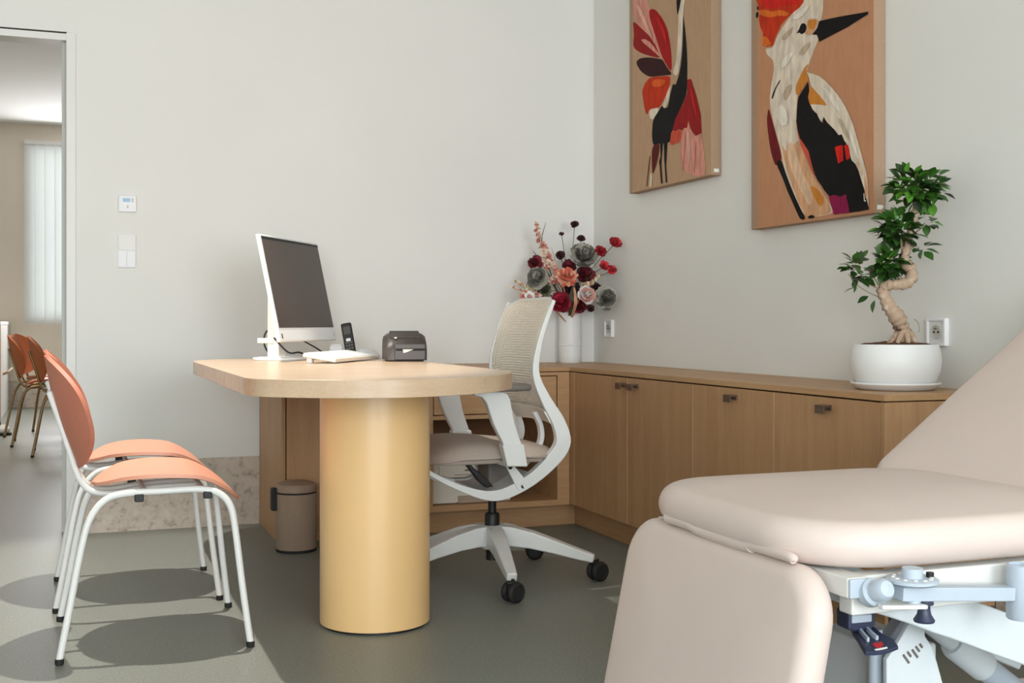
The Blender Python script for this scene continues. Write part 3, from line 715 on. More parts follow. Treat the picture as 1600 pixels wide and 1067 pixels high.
# keyboard
K1 = Vector((0.884, 4.115, ZD1)); KL, KW = 0.44, 0.125
t = thing('keyboard', 'flat white keyboard in front of the computer screen', 'keyboard', K1)
ka = math.radians(9); KB = (-NN * math.cos(ka) + ZV * math.sin(ka)); KN = UU.cross(KB).normalized()
if KN.z < 0: KN = -KN
kc = K1 + UU * KL / 2 + KB * KW / 2 + ZV * 0.003
obj('body', MB().obox(kc + KN * 0.008, UU * KL / 2, KB * KW / 2, KN * 0.007), M_CRM, t, bevel=0.003)
keys = MB()
for r_ in range(5):
    for k in range(16):
        keys.obox(kc + KN * 0.0158 + UU * (-KL / 2 + 0.022 + k * 0.0264) + KB * (-KW / 2 + 0.018 + r_ * 0.022), UU * 0.0115, KB * 0.0095, KN * 0.0022)
obj('keys', keys, M_WHP, t, kind='stuff')
for q in (0.03, KL - 0.03):
    obj('foot', MB().obox(K1 + UU * q - NN * (KW - 0.02) + ZV * 0.010, UU * 0.012, NN * 0.010, ZV * 0.010), M_WHP, t, bevel=0.002)
# mouse
t = thing('mouse', 'white computer mouse beyond the far end of the keyboard', 'mouse', (1.125, 4.64, ZD1))
MM = Matrix.Translation((1.125, 4.64, ZD1)) @ Matrix.Rotation(0.4, 4, 'Z')
obj('shell', MB().pad(MM, 0.115, 0.07, 0.024, 0.032, 0.010, 0.016), M_WHP, t)
obj('wheel', MB().lathe([(0.0, -0.004), (0.009, -0.004), (0.009, 0.004), (0.0, 0.004)], MM @ Vector((0.03, 0, 0.031)), 14, axis=Matrix.Rotation(PI / 2, 3, 'X')), M_JAMB, t)
# cordless phone in cradle
pc = Vector((1.098, 4.80, ZD1))
t = thing('cordless_phone', 'black cordless phone handset standing upright behind the keyboard', 'phone', pc)
obj('cradle', MB().pad(Matrix.Translation(pc) @ Matrix.Rotation(-0.3, 4, 'Z'), 0.075, 0.08, 0.022, 0.02, 0.008, 0.004), M_BLK, t)
Rt = Vector((CC, -SS, 0)); Fw = Vector((SS, CC, 0))
pu = (ZV * 0.972 - Rt * 0.19 + Fw * 0.14).normalized(); pr = (Rt - pu * Rt.dot(pu)).normalized(); pf = pr.cross(pu)
hs = obj('handset', MB().obox(pc + ZV * 0.016 + pu * 0.066, pr * 0.0215, pu * 0.064, pf * 0.012), M_BLK, t, bevel=0.007, segs=3)
obj('handset_screen', MB().obox(pc + ZV * 0.016 + pu * 0.098 + pf * 0.012, pr * 0.014, pu * 0.016, pf * 0.0012), M_SCREEN, hs)
obj('key', MB().obox(pc + ZV * 0.016 + pu * 0.058 + pf * 0.012, pr * 0.009, pu * 0.006, pf * 0.0015), M_STEEL, hs)
kp = MB()
for i in range(3):
    for j in range(3): kp.obox(pc + ZV * 0.016 + pu * (0.046 - j * 0.012) + pr * ((i - 1) * 0.011) + pf * 0.012, pr * 0.004, pu * 0.0035, pf * 0.0012)
obj('keypad', kp, M_PADG, hs)
# pale card box
t = thing('card_box', 'small translucent pale box between the computer and the black phone', 'box', (1.045, 4.84, ZD1))
bx = Vector((1.045, 4.84, ZD1))
obj('tray', MB().obox(bx + ZV * 0.024, Rt * 0.026, Fw * 0.012, ZV * 0.024), M_WHP, t, bevel=0.003)
obj('cards', MB().obox(bx + ZV * 0.032, Rt * 0.022, Fw * 0.008, ZV * 0.024), M_PAPER, t, bevel=0.001)
# label printer
lc = Vector((1.260, 4.245, ZD1)); yw = math.radians(9)
LX = Vector((math.cos(yw), -math.sin(yw), 0)); LY = Vector((math.sin(yw), math.cos(yw), 0))
t = thing('label_printer', 'dark grey label printer with a scrap of paper in its slot, at the desk edge', 'printer', lc - LX * 0.072 + LY * 0.1)
LWd, LD, LHt = 0.150, 0.20, 0.106
o0 = lc - LX * LWd
def lpt(a, b, z): return o0 + LX * a + LY * b + ZV * z
prof = [(0.0, 0.004), (0.0, 0.045), (0.008, 0.064), (0.03, 0.088), (0.05, 0.1), (0.06, 0.106), (0.16, 0.106), (0.19, 0.09), (0.2, 0.06), (0.2, 0.004)]
m_ = MB()
secs = [(0.0, 0.86, 0.012), (0.012, 0.96, 0.004), (0.024, 1.0, 0.0), (LWd - 0.024, 1.0, 0.0), (LWd - 0.012, 0.96, 0.004), (LWd, 0.86, 0.012)]
vs_ = []
for a, k, ins in secs:
    for b, z in prof: vs_.append(lpt(a, 0.1 + (b - 0.1) * (1 - ins * 4), 0.004 + (z - 0.004) * k))
n_ = len(prof)
fs_ = [(i * n_ + k, i * n_ + (k + 1) % n_, (i + 1) * n_ + (k + 1) % n_, (i + 1) * n_ + k) for i in range(5) for k in range(n_)] + [tuple(range(n_ - 1, -1, -1)), tuple(5 * n_ + k for k in range(n_))]
m_.add(vs_, fs_)
obj('housing', m_, M_DGREY, t, bevel=0.002)
obj('lid', MB().obox(lpt(LWd / 2 - 0.004, 0.052, 0.1), LX * 0.056, (LY * 0.9 + ZV * 0.45).normalized() * 0.026, (ZV * 0.9 - LY * 0.45).normalized() * 0.004), M_DGREY, t, bevel=0.003)
obj('front_plate', MB().obox(lpt(LWd / 2 + 0.01, -0.001, 0.024), LX * 0.058, LY * 0.004, ZV * 0.018), M_DGREY, t, bevel=0.003)
obj('front_cover', MB().obox(lpt(LWd / 2 + 0.01, -0.001, 0.056), LX * 0.058, LY * 0.004, ZV * 0.010), M_DGREY, t, bevel=0.003)
obj('slot', MB().obox(lpt(LWd / 2 + 0.01, -0.0015, 0.044), LX * 0.05, LY * 0.003, ZV * 0.0032), M_RUB, t)
obj('paper_scrap', MB().prism([(0.058, 0.0455), (0.098, 0.0455), (0.085, 0.04), (0.07, 0.034), (0.06, 0.032)], lambda a, b, q: lpt(a, -0.0065 - q, b), 0, 0.0006), M_PAPER, t)
obj('feed_button', MB().obox(lpt(0.034, 0.024, 0.088), LX * 0.005, LY * 0.004, ZV * 0.0025), M_STEEL, t, bevel=0.001)
obj('base', MB().obox(lpt(LWd / 2, 0.1, 0.003), LX * (LWd / 2 - 0.012), LY * 0.09, ZV * 0.003), M_RUB, t)

# ================================================================== WASTE BIN
bc = (0.838, 4.618, 0)
t = thing('waste_bin', 'taupe speckled lidded waste bin on the floor behind the yellow column', 'bin', bc)
obj('body', MB().lathe([(0.076, 0.010), (0.079, 0.014), (0.0805, 0.225), (0.076, 0.2265)], bc, 48), M_BIN, t)
obj('lid', MB().lathe([(0.076, 0.2305), (0.0805, 0.233), (0.0805, 0.250), (0.074, 0.262), (0.05, 0.270), (0.0, 0.272)], bc, 48), M_BIN, t)
obj('seal', MB().lathe([(0.076, 0.226), (0.077, 0.226), (0.077, 0.231), (0.076, 0.231)], bc, 40), M_RUB, t)
obj('base_ring', MB().lathe([(0.078, 0.0), (0.079, 0.010), (0.075, 0.0105)], bc, 40), M_RUB, t)
obj('hinge', MB().obox(Vector(bc) + Vector((-0.086, 0.0, 0.205)), (0.013, 0, 0), (0, 0.02, 0), (0, 0, 0.044)), M_BLK, t, bevel=0.006, segs=3)

# ================================================================== PRINTER IN THE NICHE
t = thing('office_printer', 'white office printer sitting in the open niche of the oak drawer cabinet', 'printer', (1.61, 4.92, 0.124))
obj('lower_body', MB().box(1.432, 1.785, 4.75, 5.16, 0.126, 0.232), M_CRM, t, bevel=0.008, segs=3)
obj('upper_body', MB().box(1.436, 1.70, 4.755, 5.15, 0.233, 0.315), M_CRM, t, bevel=0.008, segs=3)
obj('side_body', MB().box(1.70, 1.782, 4.80, 5.15, 0.233, 0.29), M_CRM, t, bevel=0.006)
obj('front_flap', MB().box(1.462, 1.66, 4.748, 4.757, 0.236, 0.292), M_CRM, t, bevel=0.003)
obj('flap_slot', MB().box(1.56, 1.64, 4.746, 4.752, 0.298, 0.301), M_PADG, t)
obj('nameplate', MB().box(1.575, 1.615, 4.7465, 4.7485, 0.262, 0.268), M_PADG, t)
obj('tray_line', MB().box(1.53, 1.65, 4.7465, 4.7485, 0.246, 0.248), M_PADG, t)
obj('tray_recess', MB().box(1.545, 1.70, 4.746, 4.753, 0.126, 0.158), mat('printer_recess', (178, 160, 142), 0.6, var=0.02), t, bevel=0.002)

# ================================================================== OFFICE CHAIR
OC = Vector((1.386, 3.876, 0))
t = thing('office_chair', 'white swivel chair with beige mesh back and taupe seat beside the desk', 'chair', OC)
def ray_arm(a):
    d = Vector((math.cos(a), math.sin(a), 0)); s_ = Vector((-d.y, d.x, 0)); m = MB()
    P = [OC + d * r_ + ZV * z for r_, z in ((0.02, 0.150), (0.07, 0.149), (0.14, 0.137), (0.22, 0.115), (0.30, 0.091), (0.355, 0.076))]
    m.ribbon(P, s_, [0.072, 0.068, 0.058, 0.046, 0.036, 0.028], [0.055, 0.055, 0.052, 0.046, 0.040, 0.034]); return m
for k in range(5):
    a = math.radians(-27.3 + 72 * k)
    obj('base_arm', ray_arm(a), M_WHM, t, bevel=0.006, segs=2)
    d = Vector((math.cos(a), math.sin(a), 0)); c0 = OC + d * 0.367
    ws = (0.15, -0.3, 0.4, 0.2, 0.32)[k]
    wd = Vector((math.cos(ws), math.sin(ws), 0)); wa = Vector((-wd.y, wd.x, 0))
    if wa.dot(Vector((0, -1, 0))) < 0: wa = -wa
    cst = obj('caster', MB().lathe([(0.006, 0.03), (0.006, 0.075)], c0, 10).obox(c0 + ZV * 0.046, wd * 0.022, wa * 0.008, ZV * 0.018), M_BLK, t, bevel=0.003)
    Rm = Matrix((wd, ZV, wa)).transposed()
    for s_ in (-1, 1):
        obj('wheel', MB().lathe([(0.0, -0.010), (0.020, -0.010), (0.030, -0.008), (0.0335, -0.003), (0.0335, 0.003), (0.030, 0.008), (0.024, 0.0105), (0.022, 0.0085), (0.0, 0.0085)], c0 + wa * (0.0165 * s_) + ZV * 0.0335, 24, axis=Rm), M_RUB, cst)
obj('hub', MB().lathe([(0.036, 0.105), (0.042, 0.115), (0.044, 0.175), (0.036, 0.186)], OC, 28), M_WHM, t)
obj('lift_foot', MB().lathe([(0.021, 0.065), (0.022, 0.105)], OC, 24), M_BLK, t)
obj('gas_lift', MB().lathe([(0.026, 0.18), (0.026, 0.222), (0.022, 0.228), (0.0145, 0.229), (0.0145, 0.29)], OC, 24), M_BLK, t)
# J-shaped side frames
PF = [(1.53, 0.966), (1.511, 0.92), (1.487, 0.856), (1.466, 0.77), (1.466, 0.706), (1.499, 0.631), (1.543, 0.556), (1.560, 0.490), (1.532, 0.437), (1.467, 0.374), (1.40, 0.333), (1.345, 0.314), (1.29, 0.318), (1.22, 0.342), (1.15, 0.375), (1.09, 0.410)]
def yoff(i): return [0.216] * 7 + [0.214, 0.206, 0.19, 0.172, 0.16, 0.155, 0.15, 0.15, 0.15]
YO = yoff(0)
WID = [0.013, 0.015, 0.017, 0.021, 0.026, 0.036, 0.046, 0.054, 0.050, 0.042, 0.040, 0.038, 0.030, 0.022, 0.018, 0.014]
for s_ in (-1, 1):
    P = smooth([(x, OC.y + s_ * YO[i], z) for i, (x, z) in enumerate(PF)], 5)
    obj('side_frame', MB().ribbon(P, (0, 1, 0), lerpl(WID, len(P)), lerpl([0.007, 0.008, 0.009, 0.010, 0.013, 0.018, 0.024, 0.030, 0.034, 0.036, 0.04, 0.04, 0.036, 0.03, 0.026, 0.022], len(P))), M_WHM, t, bevel=0.005, segs=2, angle=50)
pan = MB()
PP = smooth([(x, OC.y, z + 0.004) for x, z in PF[9:13]], 5)
pan.ribbon(PP, (0, 1, 0), lerpl([0.02, 0.026, 0.028, 0.026, 0.02, 0.016, 0.012], len(PP)), lerpl([0.35, 0.33, 0.30, 0.29], len(PP)))
obj('mechanism_pan', pan, M_WHM, t, bevel=0.004)
obj('mechanism', MB().box(OC.x - 0.035, OC.x + 0.05, OC.y - 0.06, OC.y + 0.06, 0.285, 0.42), M_PADG, t, bevel=0.01)
lk = [(1.374, 0.42), (1.392, 0.425), (1.404, 0.417), (1.458, 0.352), (1.452, 0.333), (1.432, 0.325), (1.418, 0.333)]
for s_ in (-1, 1):
    l_ = obj('tilt_link', MB().prism(lk, lambda a, b, q: (a - 0.012, OC.y + s_ * (0.190 + q), b), -0.006, 0.006), M_WHM, t, bevel=0.003)
    for a, b in ((1.380, 0.409), (1.426, 0.343)):
        obj('bolt', MB().lathe([(0.0, -0.0075), (0.0075, -0.0075), (0.0075, 0.0075), (0.0, 0.0075)], (a, OC.y + s_ * 0.190, b), 14, axis=Matrix.Rotation(PI / 2, 3, 'X')), M_BLK, l_)
obj('tilt_lever', MB().prism([(1.226, 0.425), (1.238, 0.428), (1.30, 0.372), (1.325, 0.346), (1.30, 0.342), (1.272, 0.366)], lambda a, b, q: (a, 3.70 + q, b), -0.012, 0.012), M_BLK, t, bevel=0.004)
# seat
obj('seat_shell', MB().pad(Matrix.Translation((1.335, OC.y, 0.422)), 0.44, 0.40, 0.02, 0.08, 0.008), M_SEATF, t)
def seatp(u, v):
    uu = 0.5 - 0.5 * math.cos(PI * u); s_ = 2 * v - 1
    x = 1.10 + 0.475 * uu
    q = abs(2 * uu - 1)
    hw = 0.235 * max(0.0, 1 - q ** 4.5) ** 0.4
    hw = max(hw, 0.01); y = OC.y + hw * s_
    edge = max(0.0, 1 - abs(s_) ** 5) ** 0.5 * max(0.0, 1 - q ** 8) ** 0.5
    z = 0.448 + 0.040 * edge + 0.012 * math.sin(PI * (1 - uu) ** 1.4) * edge - 0.010 * math.exp(-((uu - 0.62) / 0.2) ** 2) * (1 - s_ * s_) - 0.030 * max(0, (0.22 - uu) / 0.22) - 0.016 * max(0, (uu - 0.55) / 0.45)
    return (x, y, z)
def seatb(u, v):
    p = seatp(u, v); uu = 0.5 - 0.5 * math.cos(PI * u)
    return (p[0], p[1], 0.440 - 0.018 * max(0, (0.22 - uu) / 0.22) + 0.008 * uu)
sm = MB(); NU, NV = 32, 28
top = [seatp(i / NU, j / NV) for i in range(NU + 1) for j in range(NV + 1)]; bot = [seatb(i / NU, j / NV) for i in range(NU + 1) for j in range(NV + 1)]
W_ = NV + 1; K_ = len(top); fs_ = []
for i in range(NU):
    for j in range(NV):
        a, b, c_, d_ = i * W_ + j, (i + 1) * W_ + j, (i + 1) * W_ + j + 1, i * W_ + j + 1
        fs_.append((a, b, c_, d_)); fs_.append((K_ + a, K_ + d_, K_ + c_, K_ + b))
for i in range(NU):
    a, b = i * W_, (i + 1) * W_; fs_.append((a, K_ + a, K_ + b, b))
    a, b = i * W_ + NV, (i + 1) * W_ + NV; fs_.append((a, b, K_ + b, K_ + a))
for j in range(NV):
    fs_.append((j, j + 1, K_ + j + 1, K_ + j)); a, b = NU * W_ + j, NU * W_ + j + 1; fs_.append((a, K_ + a, K_ + b, b))
sm.add(top + bot, fs_)
obj('seat', sm, M_SEATF, t, angle=70)
obj('seat_rail', MB().box(1.36, 1.56, OC.y - 0.19, OC.y - 0.16, 0.425, 0.437).box(1.36, 1.56, OC.y + 0.16, OC.y + 0.19, 0.425, 0.437), M_WHM, t, bevel=0.003)
# armrests
ap = [(1.224, 0.655), (1.252, 0.648), (1.266, 0.630), (1.290, 0.560), (1.322, 0.500), (1.325, 0.486), (1.338, 0.424), (1.404, 0.421), (1.396, 0.486), (1.386, 0.498), (1.363, 0.565), (1.348, 0.640), (1.340, 0.658), (1.32, 0.667), (1.226, 0.668)]
for s_ in (-1, 1):
    y0 = OC.y + s_ * 0.268
    a_ = obj('armrest', MB().prism(ap, lambda a, b, q: (a, y0 + q, b), -0.017, 0.017), M_WHM, t, bevel=0.006, segs=3)
    obj('arm_sleeve', MB().prism([(1.318, 0.494), (1.336, 0.4225), (1.408, 0.4195), (1.394, 0.494)], lambda a, b, q: (a, y0 + q, b), -0.021, 0.021), M_WHM, a_, bevel=0.005)
    obj('arm_pad', MB().pad(Matrix.Translation((1.305, y0, 0.667)), 0.235, 0.085, 0.022, 0.035, 0.009, 0.003), M_PADG, a_)
    obj('arm_bracket', MB().obox((1.365, OC.y + s_ * 0.20, 0.427), (0.025, 0, 0), (0, 0.06, 0), (0, 0, 0.009)), M_WHM, a_, bevel=0.003)
# mesh back
def bx_(z):
    for i in range(len(PF) - 1):
        (xa, za), (xb, zb) = PF[i], PF[i + 1]
        if zb <= z <= za: k = (z - zb) / (za - zb); return xb + (xa - xb) * k
    return PF[0][0]
def backp(u, v):
    s_ = 2 * v - 1; zt = 0.972 - 0.030 * max(0, abs(s_) - 0.55) ** 2 / 0.2; z = 0.585 + (zt - 0.585) * u
    x = bx_(min(z, 0.966)) + 0.035 * (1 - s_ * s_) - 0.004
    return (x, OC.y + 0.214 * s_, z)
nr = 43
bm_ = MB().shell(lambda u, v: (lambda p: (p[0] + 0.0030 * math.cos(2 * PI * u * nr), p[1], p[2]))(backp(u, v)), nr * 4, 16, 0.003)
bk = obj('back_mesh', bm_, M_MESH, t, angle=80)
th = MB()
for j in range(1, 24):
    th.tube([Vector(backp(k / 14, j / 24)) - Vector((0.0036, 0, 0)) for k in range(15)], 0.0011, 5)
th.f = [f for f in th.f]
obj('back_threads', th, M_MESH, bk, kind='stuff')
tr = MB()
tr.tube([backp(1, j / 20) for j in range(21)], 0.006, 8)
obj('top_rim', tr, M_WHM, bk)
lb = MB()
lb.shell(lambda u, v: (lambda p: (p[0], p[1], p[2] - 0.035 + 0.0))(backp(u * 0.12, v)), 3, 16, 0.006)
obj('lower_band', lb, M_MESH, bk)
for s_ in (-1, 1):
    P = smooth([(1.49, OC.y + s_ * 0.13, 0.585), (1.515, OC.y + s_ * 0.125, 0.54), (1.520, OC.y + s_ * 0.12, 0.49), (1.50, OC.y + s_ * 0.11, 0.44), (1.46, OC.y + s_ * 0.10, 0.40)], 5)
    obj('lumbar_strut', MB().ribbon(P, (0, 1, 0), 0.016, 0.03), M_WHM, t, bevel=0.004)

# ================================================================== EXAMINATION COUCH
CO = Vector((1.75, 1.85, 0))
t = thing('examination_couch', 'beige padded examination couch on a white lifting frame with lowered leg section', 'couch', CO)
YN, YFAR = 1.525, 2.165; YM = (YN + YFAR) / 2; CW = YFAR - YN
obj('seat_cushion', MB().pad(Matrix.Translation((1.420, YM, 0.4985)), 0.70, CW, 0.075, 0.17, 0.032, 0.020, nc=10), M_VINYL, t, angle=80)
# backrest, raised about 36 degrees
br = math.radians(35.8); bl = 0.80
Mb = Matrix.Translation((1.64 + math.cos(br) * bl / 2, YM, 0.562 + math.sin(br) * bl / 2)) @ Matrix.Rotation(-br, 4, 'Y') @ Matrix.Translation((0, 0, -0.062))
obj('back_cushion', MB().pad(Mb, bl, CW, 0.062, 0.05, 0.026, 0.004, nc=8), M_VINYL, t, angle=80)
# hanging leg section
tl = math.radians(11.5); ll = 0.47
ax = Vector((-math.sin(tl), 0, -math.cos(tl))); nrm = Vector((-math.cos(tl), 0, math.sin(tl)))
hc = Vector((1.072, YM, 0.509)) + ax * ll / 2
Ml = Matrix(((ax.x, 0, nrm.x, hc.x), (ax.y, 1, nrm.y, hc.y), (ax.z, 0, nrm.z, hc.z), (0, 0, 0, 1))) @ Matrix.Translation((0, 0, -0.062))
obj('leg_cushion', MB().pad(Ml, ll, CW, 0.062, 0.085, 0.03, 0.008, nc=10), M_VINYL, t, angle=80)
# narrow hinge cover between the cushions
hcv = MB()
hp = [(2.02, 0.0), (2.012, 0.003), (1.93, 0.003), (1.90, -0.002), (1.74, -0.002), (1.72, 0.003), (1.615, 0.002), (1.60, -0.003)]
pth = smooth([(1.084, y, 0.5125 + dz) for y, dz in hp], 3)
hcv.tube(pth, [0.004, 0.009] + [0.012] * (len(pth) - 8) + [0.011, 0.010, 0.009, 0.008, 0.006, 0.003], 12)
obj('hinge_cover', hcv, M_VINYL, t)
fr = MB().box(1.13, 1.17, YN + 0.002, YFAR - 0.01, 0.462, 0.494)
obj('cross_tube', fr, M_WHM, t, bevel=0.003)
obj('tube_cap', MB().box(1.131, 1.169, YN - 0.004, YN + 0.002, 0.463, 0.493), M_GREY, t, bevel=0.002)
for y in (YN + 0.035, YFAR - 0.035):
    obj('side_rail', MB().box(1.15, 2.25, y - 0.018, y + 0.018, 0.430, 0.492), M_WHM, t, bevel=0.004)
obj('back_rail', MB().obox(Mb @ Vector((0.0, CW / 2 - 0.08, -0.018)), (Mb.to_3x3() @ Vector((bl / 2 - 0.06, 0, 0))), (0, 0.018, 0), Mb.to_3x3() @ Vector((0, 0, 0.018)))
    .obox(Mb @ Vector((0.0, -CW / 2 + 0.08, -0.018)), (Mb.to_3x3() @ Vector((bl / 2 - 0.06, 0, 0))), (0, 0.018, 0), Mb.to_3x3() @ Vector((0, 0, 0.018))), M_WHM, t, bevel=0.003)
for y in (YN + 0.06, YFAR - 0.06):
    obj('back_strut', MB().tube([(1.95, y, 0.47), Mb @ Vector((0.05, y - YM, -0.02))], 0.012, 14), M_GREY, t)
# arm support: knob, indexed disc, square arm, upright socket
ya = YN - 0.012
ry = Matrix.Rotation(PI / 2, 3, 'X')
arm = obj('arm_support', MB().ribbon([(1.2046, ya - 0.012, 0.4712), (1.3138, ya - 0.012, 0.4625), (1.4248, ya - 0.012, 0.4534)], (0, 1, 0), 0.022, 0.026), M_GREY, t, bevel=0.002)
obj('index_disc', MB().lathe([(0.0, 0.0), (0.036, 0.0), (0.040, 0.003), (0.040, 0.007), (0.036, 0.009), (0.016, 0.009), (0.016, 0.024), (0.0, 0.024)], (1.2316, ya - 0.012, 0.4843), 32), M_GREY, arm)
ho = MB()
for k in range(12):
    a = 2 * PI * k / 12; ho.lathe([(0.0032, 0.0), (0.0032, 0.0015)], (1.2316 + 0.029 * math.cos(a), ya - 0.012 + 0.029 * math.sin(a), 0.4931), 8)
obj('disc_dots', ho, M_PAPER, arm)
obj('disc_pin', MB().lathe([(0.006, 0), (0.006, 0.008), (0.0, 0.009)], (1.2587, ya - 0.020, 0.4930), 10), M_BLK, arm)
obj('pivot_stem', MB().lathe([(0.013, 0.0), (0.013, 0.03)], (1.2316, ya - 0.012, 0.4553), 16), M_GREY, arm)
obj('clamp_knob', MB().lathe([(0.018, -0.02), (0.022, -0.016), (0.022, 0.0), (0.017, 0.004), (0.017, 0.026), (0.012, 0.032), (0.0, 0.034)], (1.1689, ya - 0.002, 0.4737), 24, axis=Matrix.Rotation(math.radians(70), 3, 'X') @ Matrix.Rotation(0.0, 3, 'Z')), M_GREY, arm)
obj('lever', MB().ribbon(smooth([(1.1640, ya - 0.02, 0.4553), (1.1978, ya - 0.025, 0.4534), (1.2413, ya - 0.03, 0.4514)], 3), (0, 1, 0), 0.007, 0.014), M_WHM, arm, bevel=0.002)
obj('upright_socket', MB().lathe([(0.0, 0.0), (0.020, 0.001), (0.022, 0.004), (0.022, 0.088), (0.018, 0.090), (0.018, 0.085), (0.0, 0.085)], (1.4461, ya - 0.012, 0.4089), 28), M_GREY, arm)
obj('release_knob', MB().lathe([(0.0, 0.0), (0.0155, 0.0), (0.0165, 0.003), (0.011, 0.012), (0.0095, 0.02), (0.0095, 0.026), (0.0145, 0.028), (0.0145, 0.035), (0.0, 0.035)], (1.2558, ya - 0.010, 0.4215), 24), M_NAVY, arm)
# lifting arms and base
P = [(1.17, 1.62, 0.452), (1.26, 1.62, 0.436), (1.37, 1.62, 0.404), (1.50, 1.62, 0.356), (1.75, 1.62, 0.255), (1.98, 1.62, 0.15)]
obj('lift_arm', MB().ribbon(smooth(P, 4), (0, 1, 0), lerpl([0.03, 0.055, 0.072, 0.075, 0.07, 0.06], 21), 0.035), M_LGREY, t, bevel=0.004)
obj('lift_arm', MB().ribbon(smooth([(x, 2.06, z) for x, y, z in P], 4), (0, 1, 0), lerpl([0.03, 0.055, 0.072, 0.075, 0.07, 0.06], 21), 0.035), M_LGREY, t, bevel=0.004)
pl = [(1385.5, 1030.5), (1396, 1017), (1410, 994), (1425, 966), (1447, 966), (1446, 993.5), (1457, 1010), (1465, 1035), (1472, 1061), (1480, 1085), (1500, 1110), (1500, 1180), (1386, 1180)]
yp = 1.70
def aty(px, py, y):
    d = ray(px, py); return at(px, py, y / d[1])
plp = [aty(a, b, yp) for a, b in pl]
cov = obj('cover_plate', MB().prism([(p.x, max(p.z, 0.11)) for p in plp], lambda a, b, q: (a, yp + q, b), 0, 0.012), M_LGREY, t, bevel=0.003)
for a, b, l_ in ((1415.8, 1029.3, 9.5), (1420.6, 1022, 5.5), (1429.5, 1021, 9.0), (1433.7, 1013.8, 5.7), (1439, 1008.8, 4.0)):
    p0 = aty(a, b, yp - 0.001); d = Vector((0.62, 0, -0.78)); e_ = Vector((0.78, 0, 0.62))
    obj('vent_slot', MB().obox(p0, d * (l_ * 0.00105), e_ * 0.0019, Vector((0, 0.0015, 0))), M_PADG, cov)
obj('column', MB().box(1.375, 1.50, 1.76, 1.95, 0.08, 0.30), M_LGREY, t, bevel=0.006)
obj('column_post', MB().lathe([(0.0125, 0.08), (0.0125, 0.345)], (1.347, 1.74, 0), 24), M_GREY, t)
obj('link_arm', MB().ribbon([aty(1425, 955, 1.82), aty(1405, 982, 1.82), aty(1390, 1004, 1.82), aty(1370, 1035, 1.82)], (0, 1, 0), 0.034, 0.03), M_GREY, t, bevel=0.004)
d0, d1 = aty(1430, 958, 1.86), aty(1660, 1138, 1.86)
dd = (d1 - d0)
ac = obj('actuator', MB().tube([d0 + dd * 0.30, d0 + dd * 1.0], 0.025, 28), M_GREY, t)
obj('actuator_rod', MB().tube([d0, d0 + dd * 0.34], 0.018, 24), M_LGREY, ac)
obj('actuator_collar', MB().tube([d0 + dd * 0.24, d0 + dd * 0.26, d0 + dd * 0.45, d0 + dd * 0.455], [0.026, 0.030, 0.030, 0.028], 28), M_LGREY, ac)
bs = MB()
bs.box(1.25, 2.28, 1.60, 1.66, 0.03, 0.085); bs.box(1.25, 2.28, 2.04, 2.10, 0.03, 0.085); bs.box(1.27, 1.33, 1.60, 2.10, 0.03, 0.08); bs.box(2.20, 2.26, 1.60, 2.10, 0.03, 0.08)
bs.box(1.33, 1.75, 1.72, 1.98, 0.04, 0.08)
obj('base_frame', bs, M_WHM, t, bevel=0.005)
for x in (1.30, 2.23):
    for y in (1.63, 2.07):
        obj('foot', MB().lathe([(0.028, 0.0), (0.03, 0.008), (0.014, 0.014), (0.012, 0.04)], (x, y, 0), 18), M_RUB, t)
# hand lever of dark plastic under the frame
lv = MB()
def lvp(px, py, y): return aty(px, py, y)
yl = 1.625
pb = [(1326, 955), (1366, 953), (1369, 958), (1369, 976), (1362, 985), (1336, 988), (1326, 984)]
lev = obj('release_lever', MB().prism([(lvp(a, b, yl).x, lvp(a, b, yl).z) for a, b in pb], lambda a, b, q: (a, yl + q, b), 0.0, 0.035), M_NAVY, t, bevel=0.004)
obj('lever_plate', MB().prism([(lvp(a, b, yl).x, lvp(a, b, yl).z) for a, b in [(1330, 961), (1361, 959), (1361, 971), (1330, 974)]], lambda a, b, q: (a, yl + q, b), -0.003, 0.003), M_GREY, lev, bevel=0.002)
# curved paddle: a sheet running out towards the camera and down
rows = [((1327, 976), (1361, 966), 1.655), ((1333, 990), (1366, 981), 1.63), ((1341, 1002), (1379, 992), 1.60), ((1346, 1011), (1396, 1001), 1.58), ((1352, 1021), (1404, 1012), 1.56)]
def pad_(u, v):
    k = u * 4; i = min(int(k), 3); f_ = k - i
    A = lvp(*rows[i][0], rows[i][2]).lerp(lvp(*rows[i + 1][0], rows[i + 1][2]), f_)
    B = lvp(*rows[i][1], rows[i][2]).lerp(lvp(*rows[i + 1][1], rows[i + 1][2]), f_)
    return A.lerp(B, v) - ZV * 0.004 * math.sin(PI * v)
obj('paddle', MB().shell(pad_, 12, 6, 0.007), M_NAVY, lev, bevel=0.0015)
for v in (0.3, 0.62):
    obj('rib', MB().ribbon([pad_(q / 8 * 0.62, v) + ZV * 0.006 for q in range(9)], Rt, 0.010, 0.004), M_GREY, lev)
pe = pad_(0.80, 0.5); s1 = (pad_(0.8, 1) - pad_(0.8, 0)).normalized(); f1 = (pad_(1, 0.5) - pad_(0.7, 0.5)).normalized(); un = s1.cross(f1).normalized()
if un.z < 0: un = -un
obj('red_mark', MB().prism([(-0.010, 0.007), (-0.004, 0.009), (0.0, 0.006), (0.004, 0.009), (0.010, 0.007), (0.008, -0.002), (0.0, -0.008), (-0.008, -0.002)], lambda a, b, q: pe + s1 * a - f1 * b + un * (q + 0.0035), 0.0, 0.0015), M_RED, lev)
obj('white_mark', MB().obox(pad_(0.93, 0.5) + un * 0.0042, s1 * 0.012, f1 * 0.0016, un * 0.001), M_PAPER, lev)

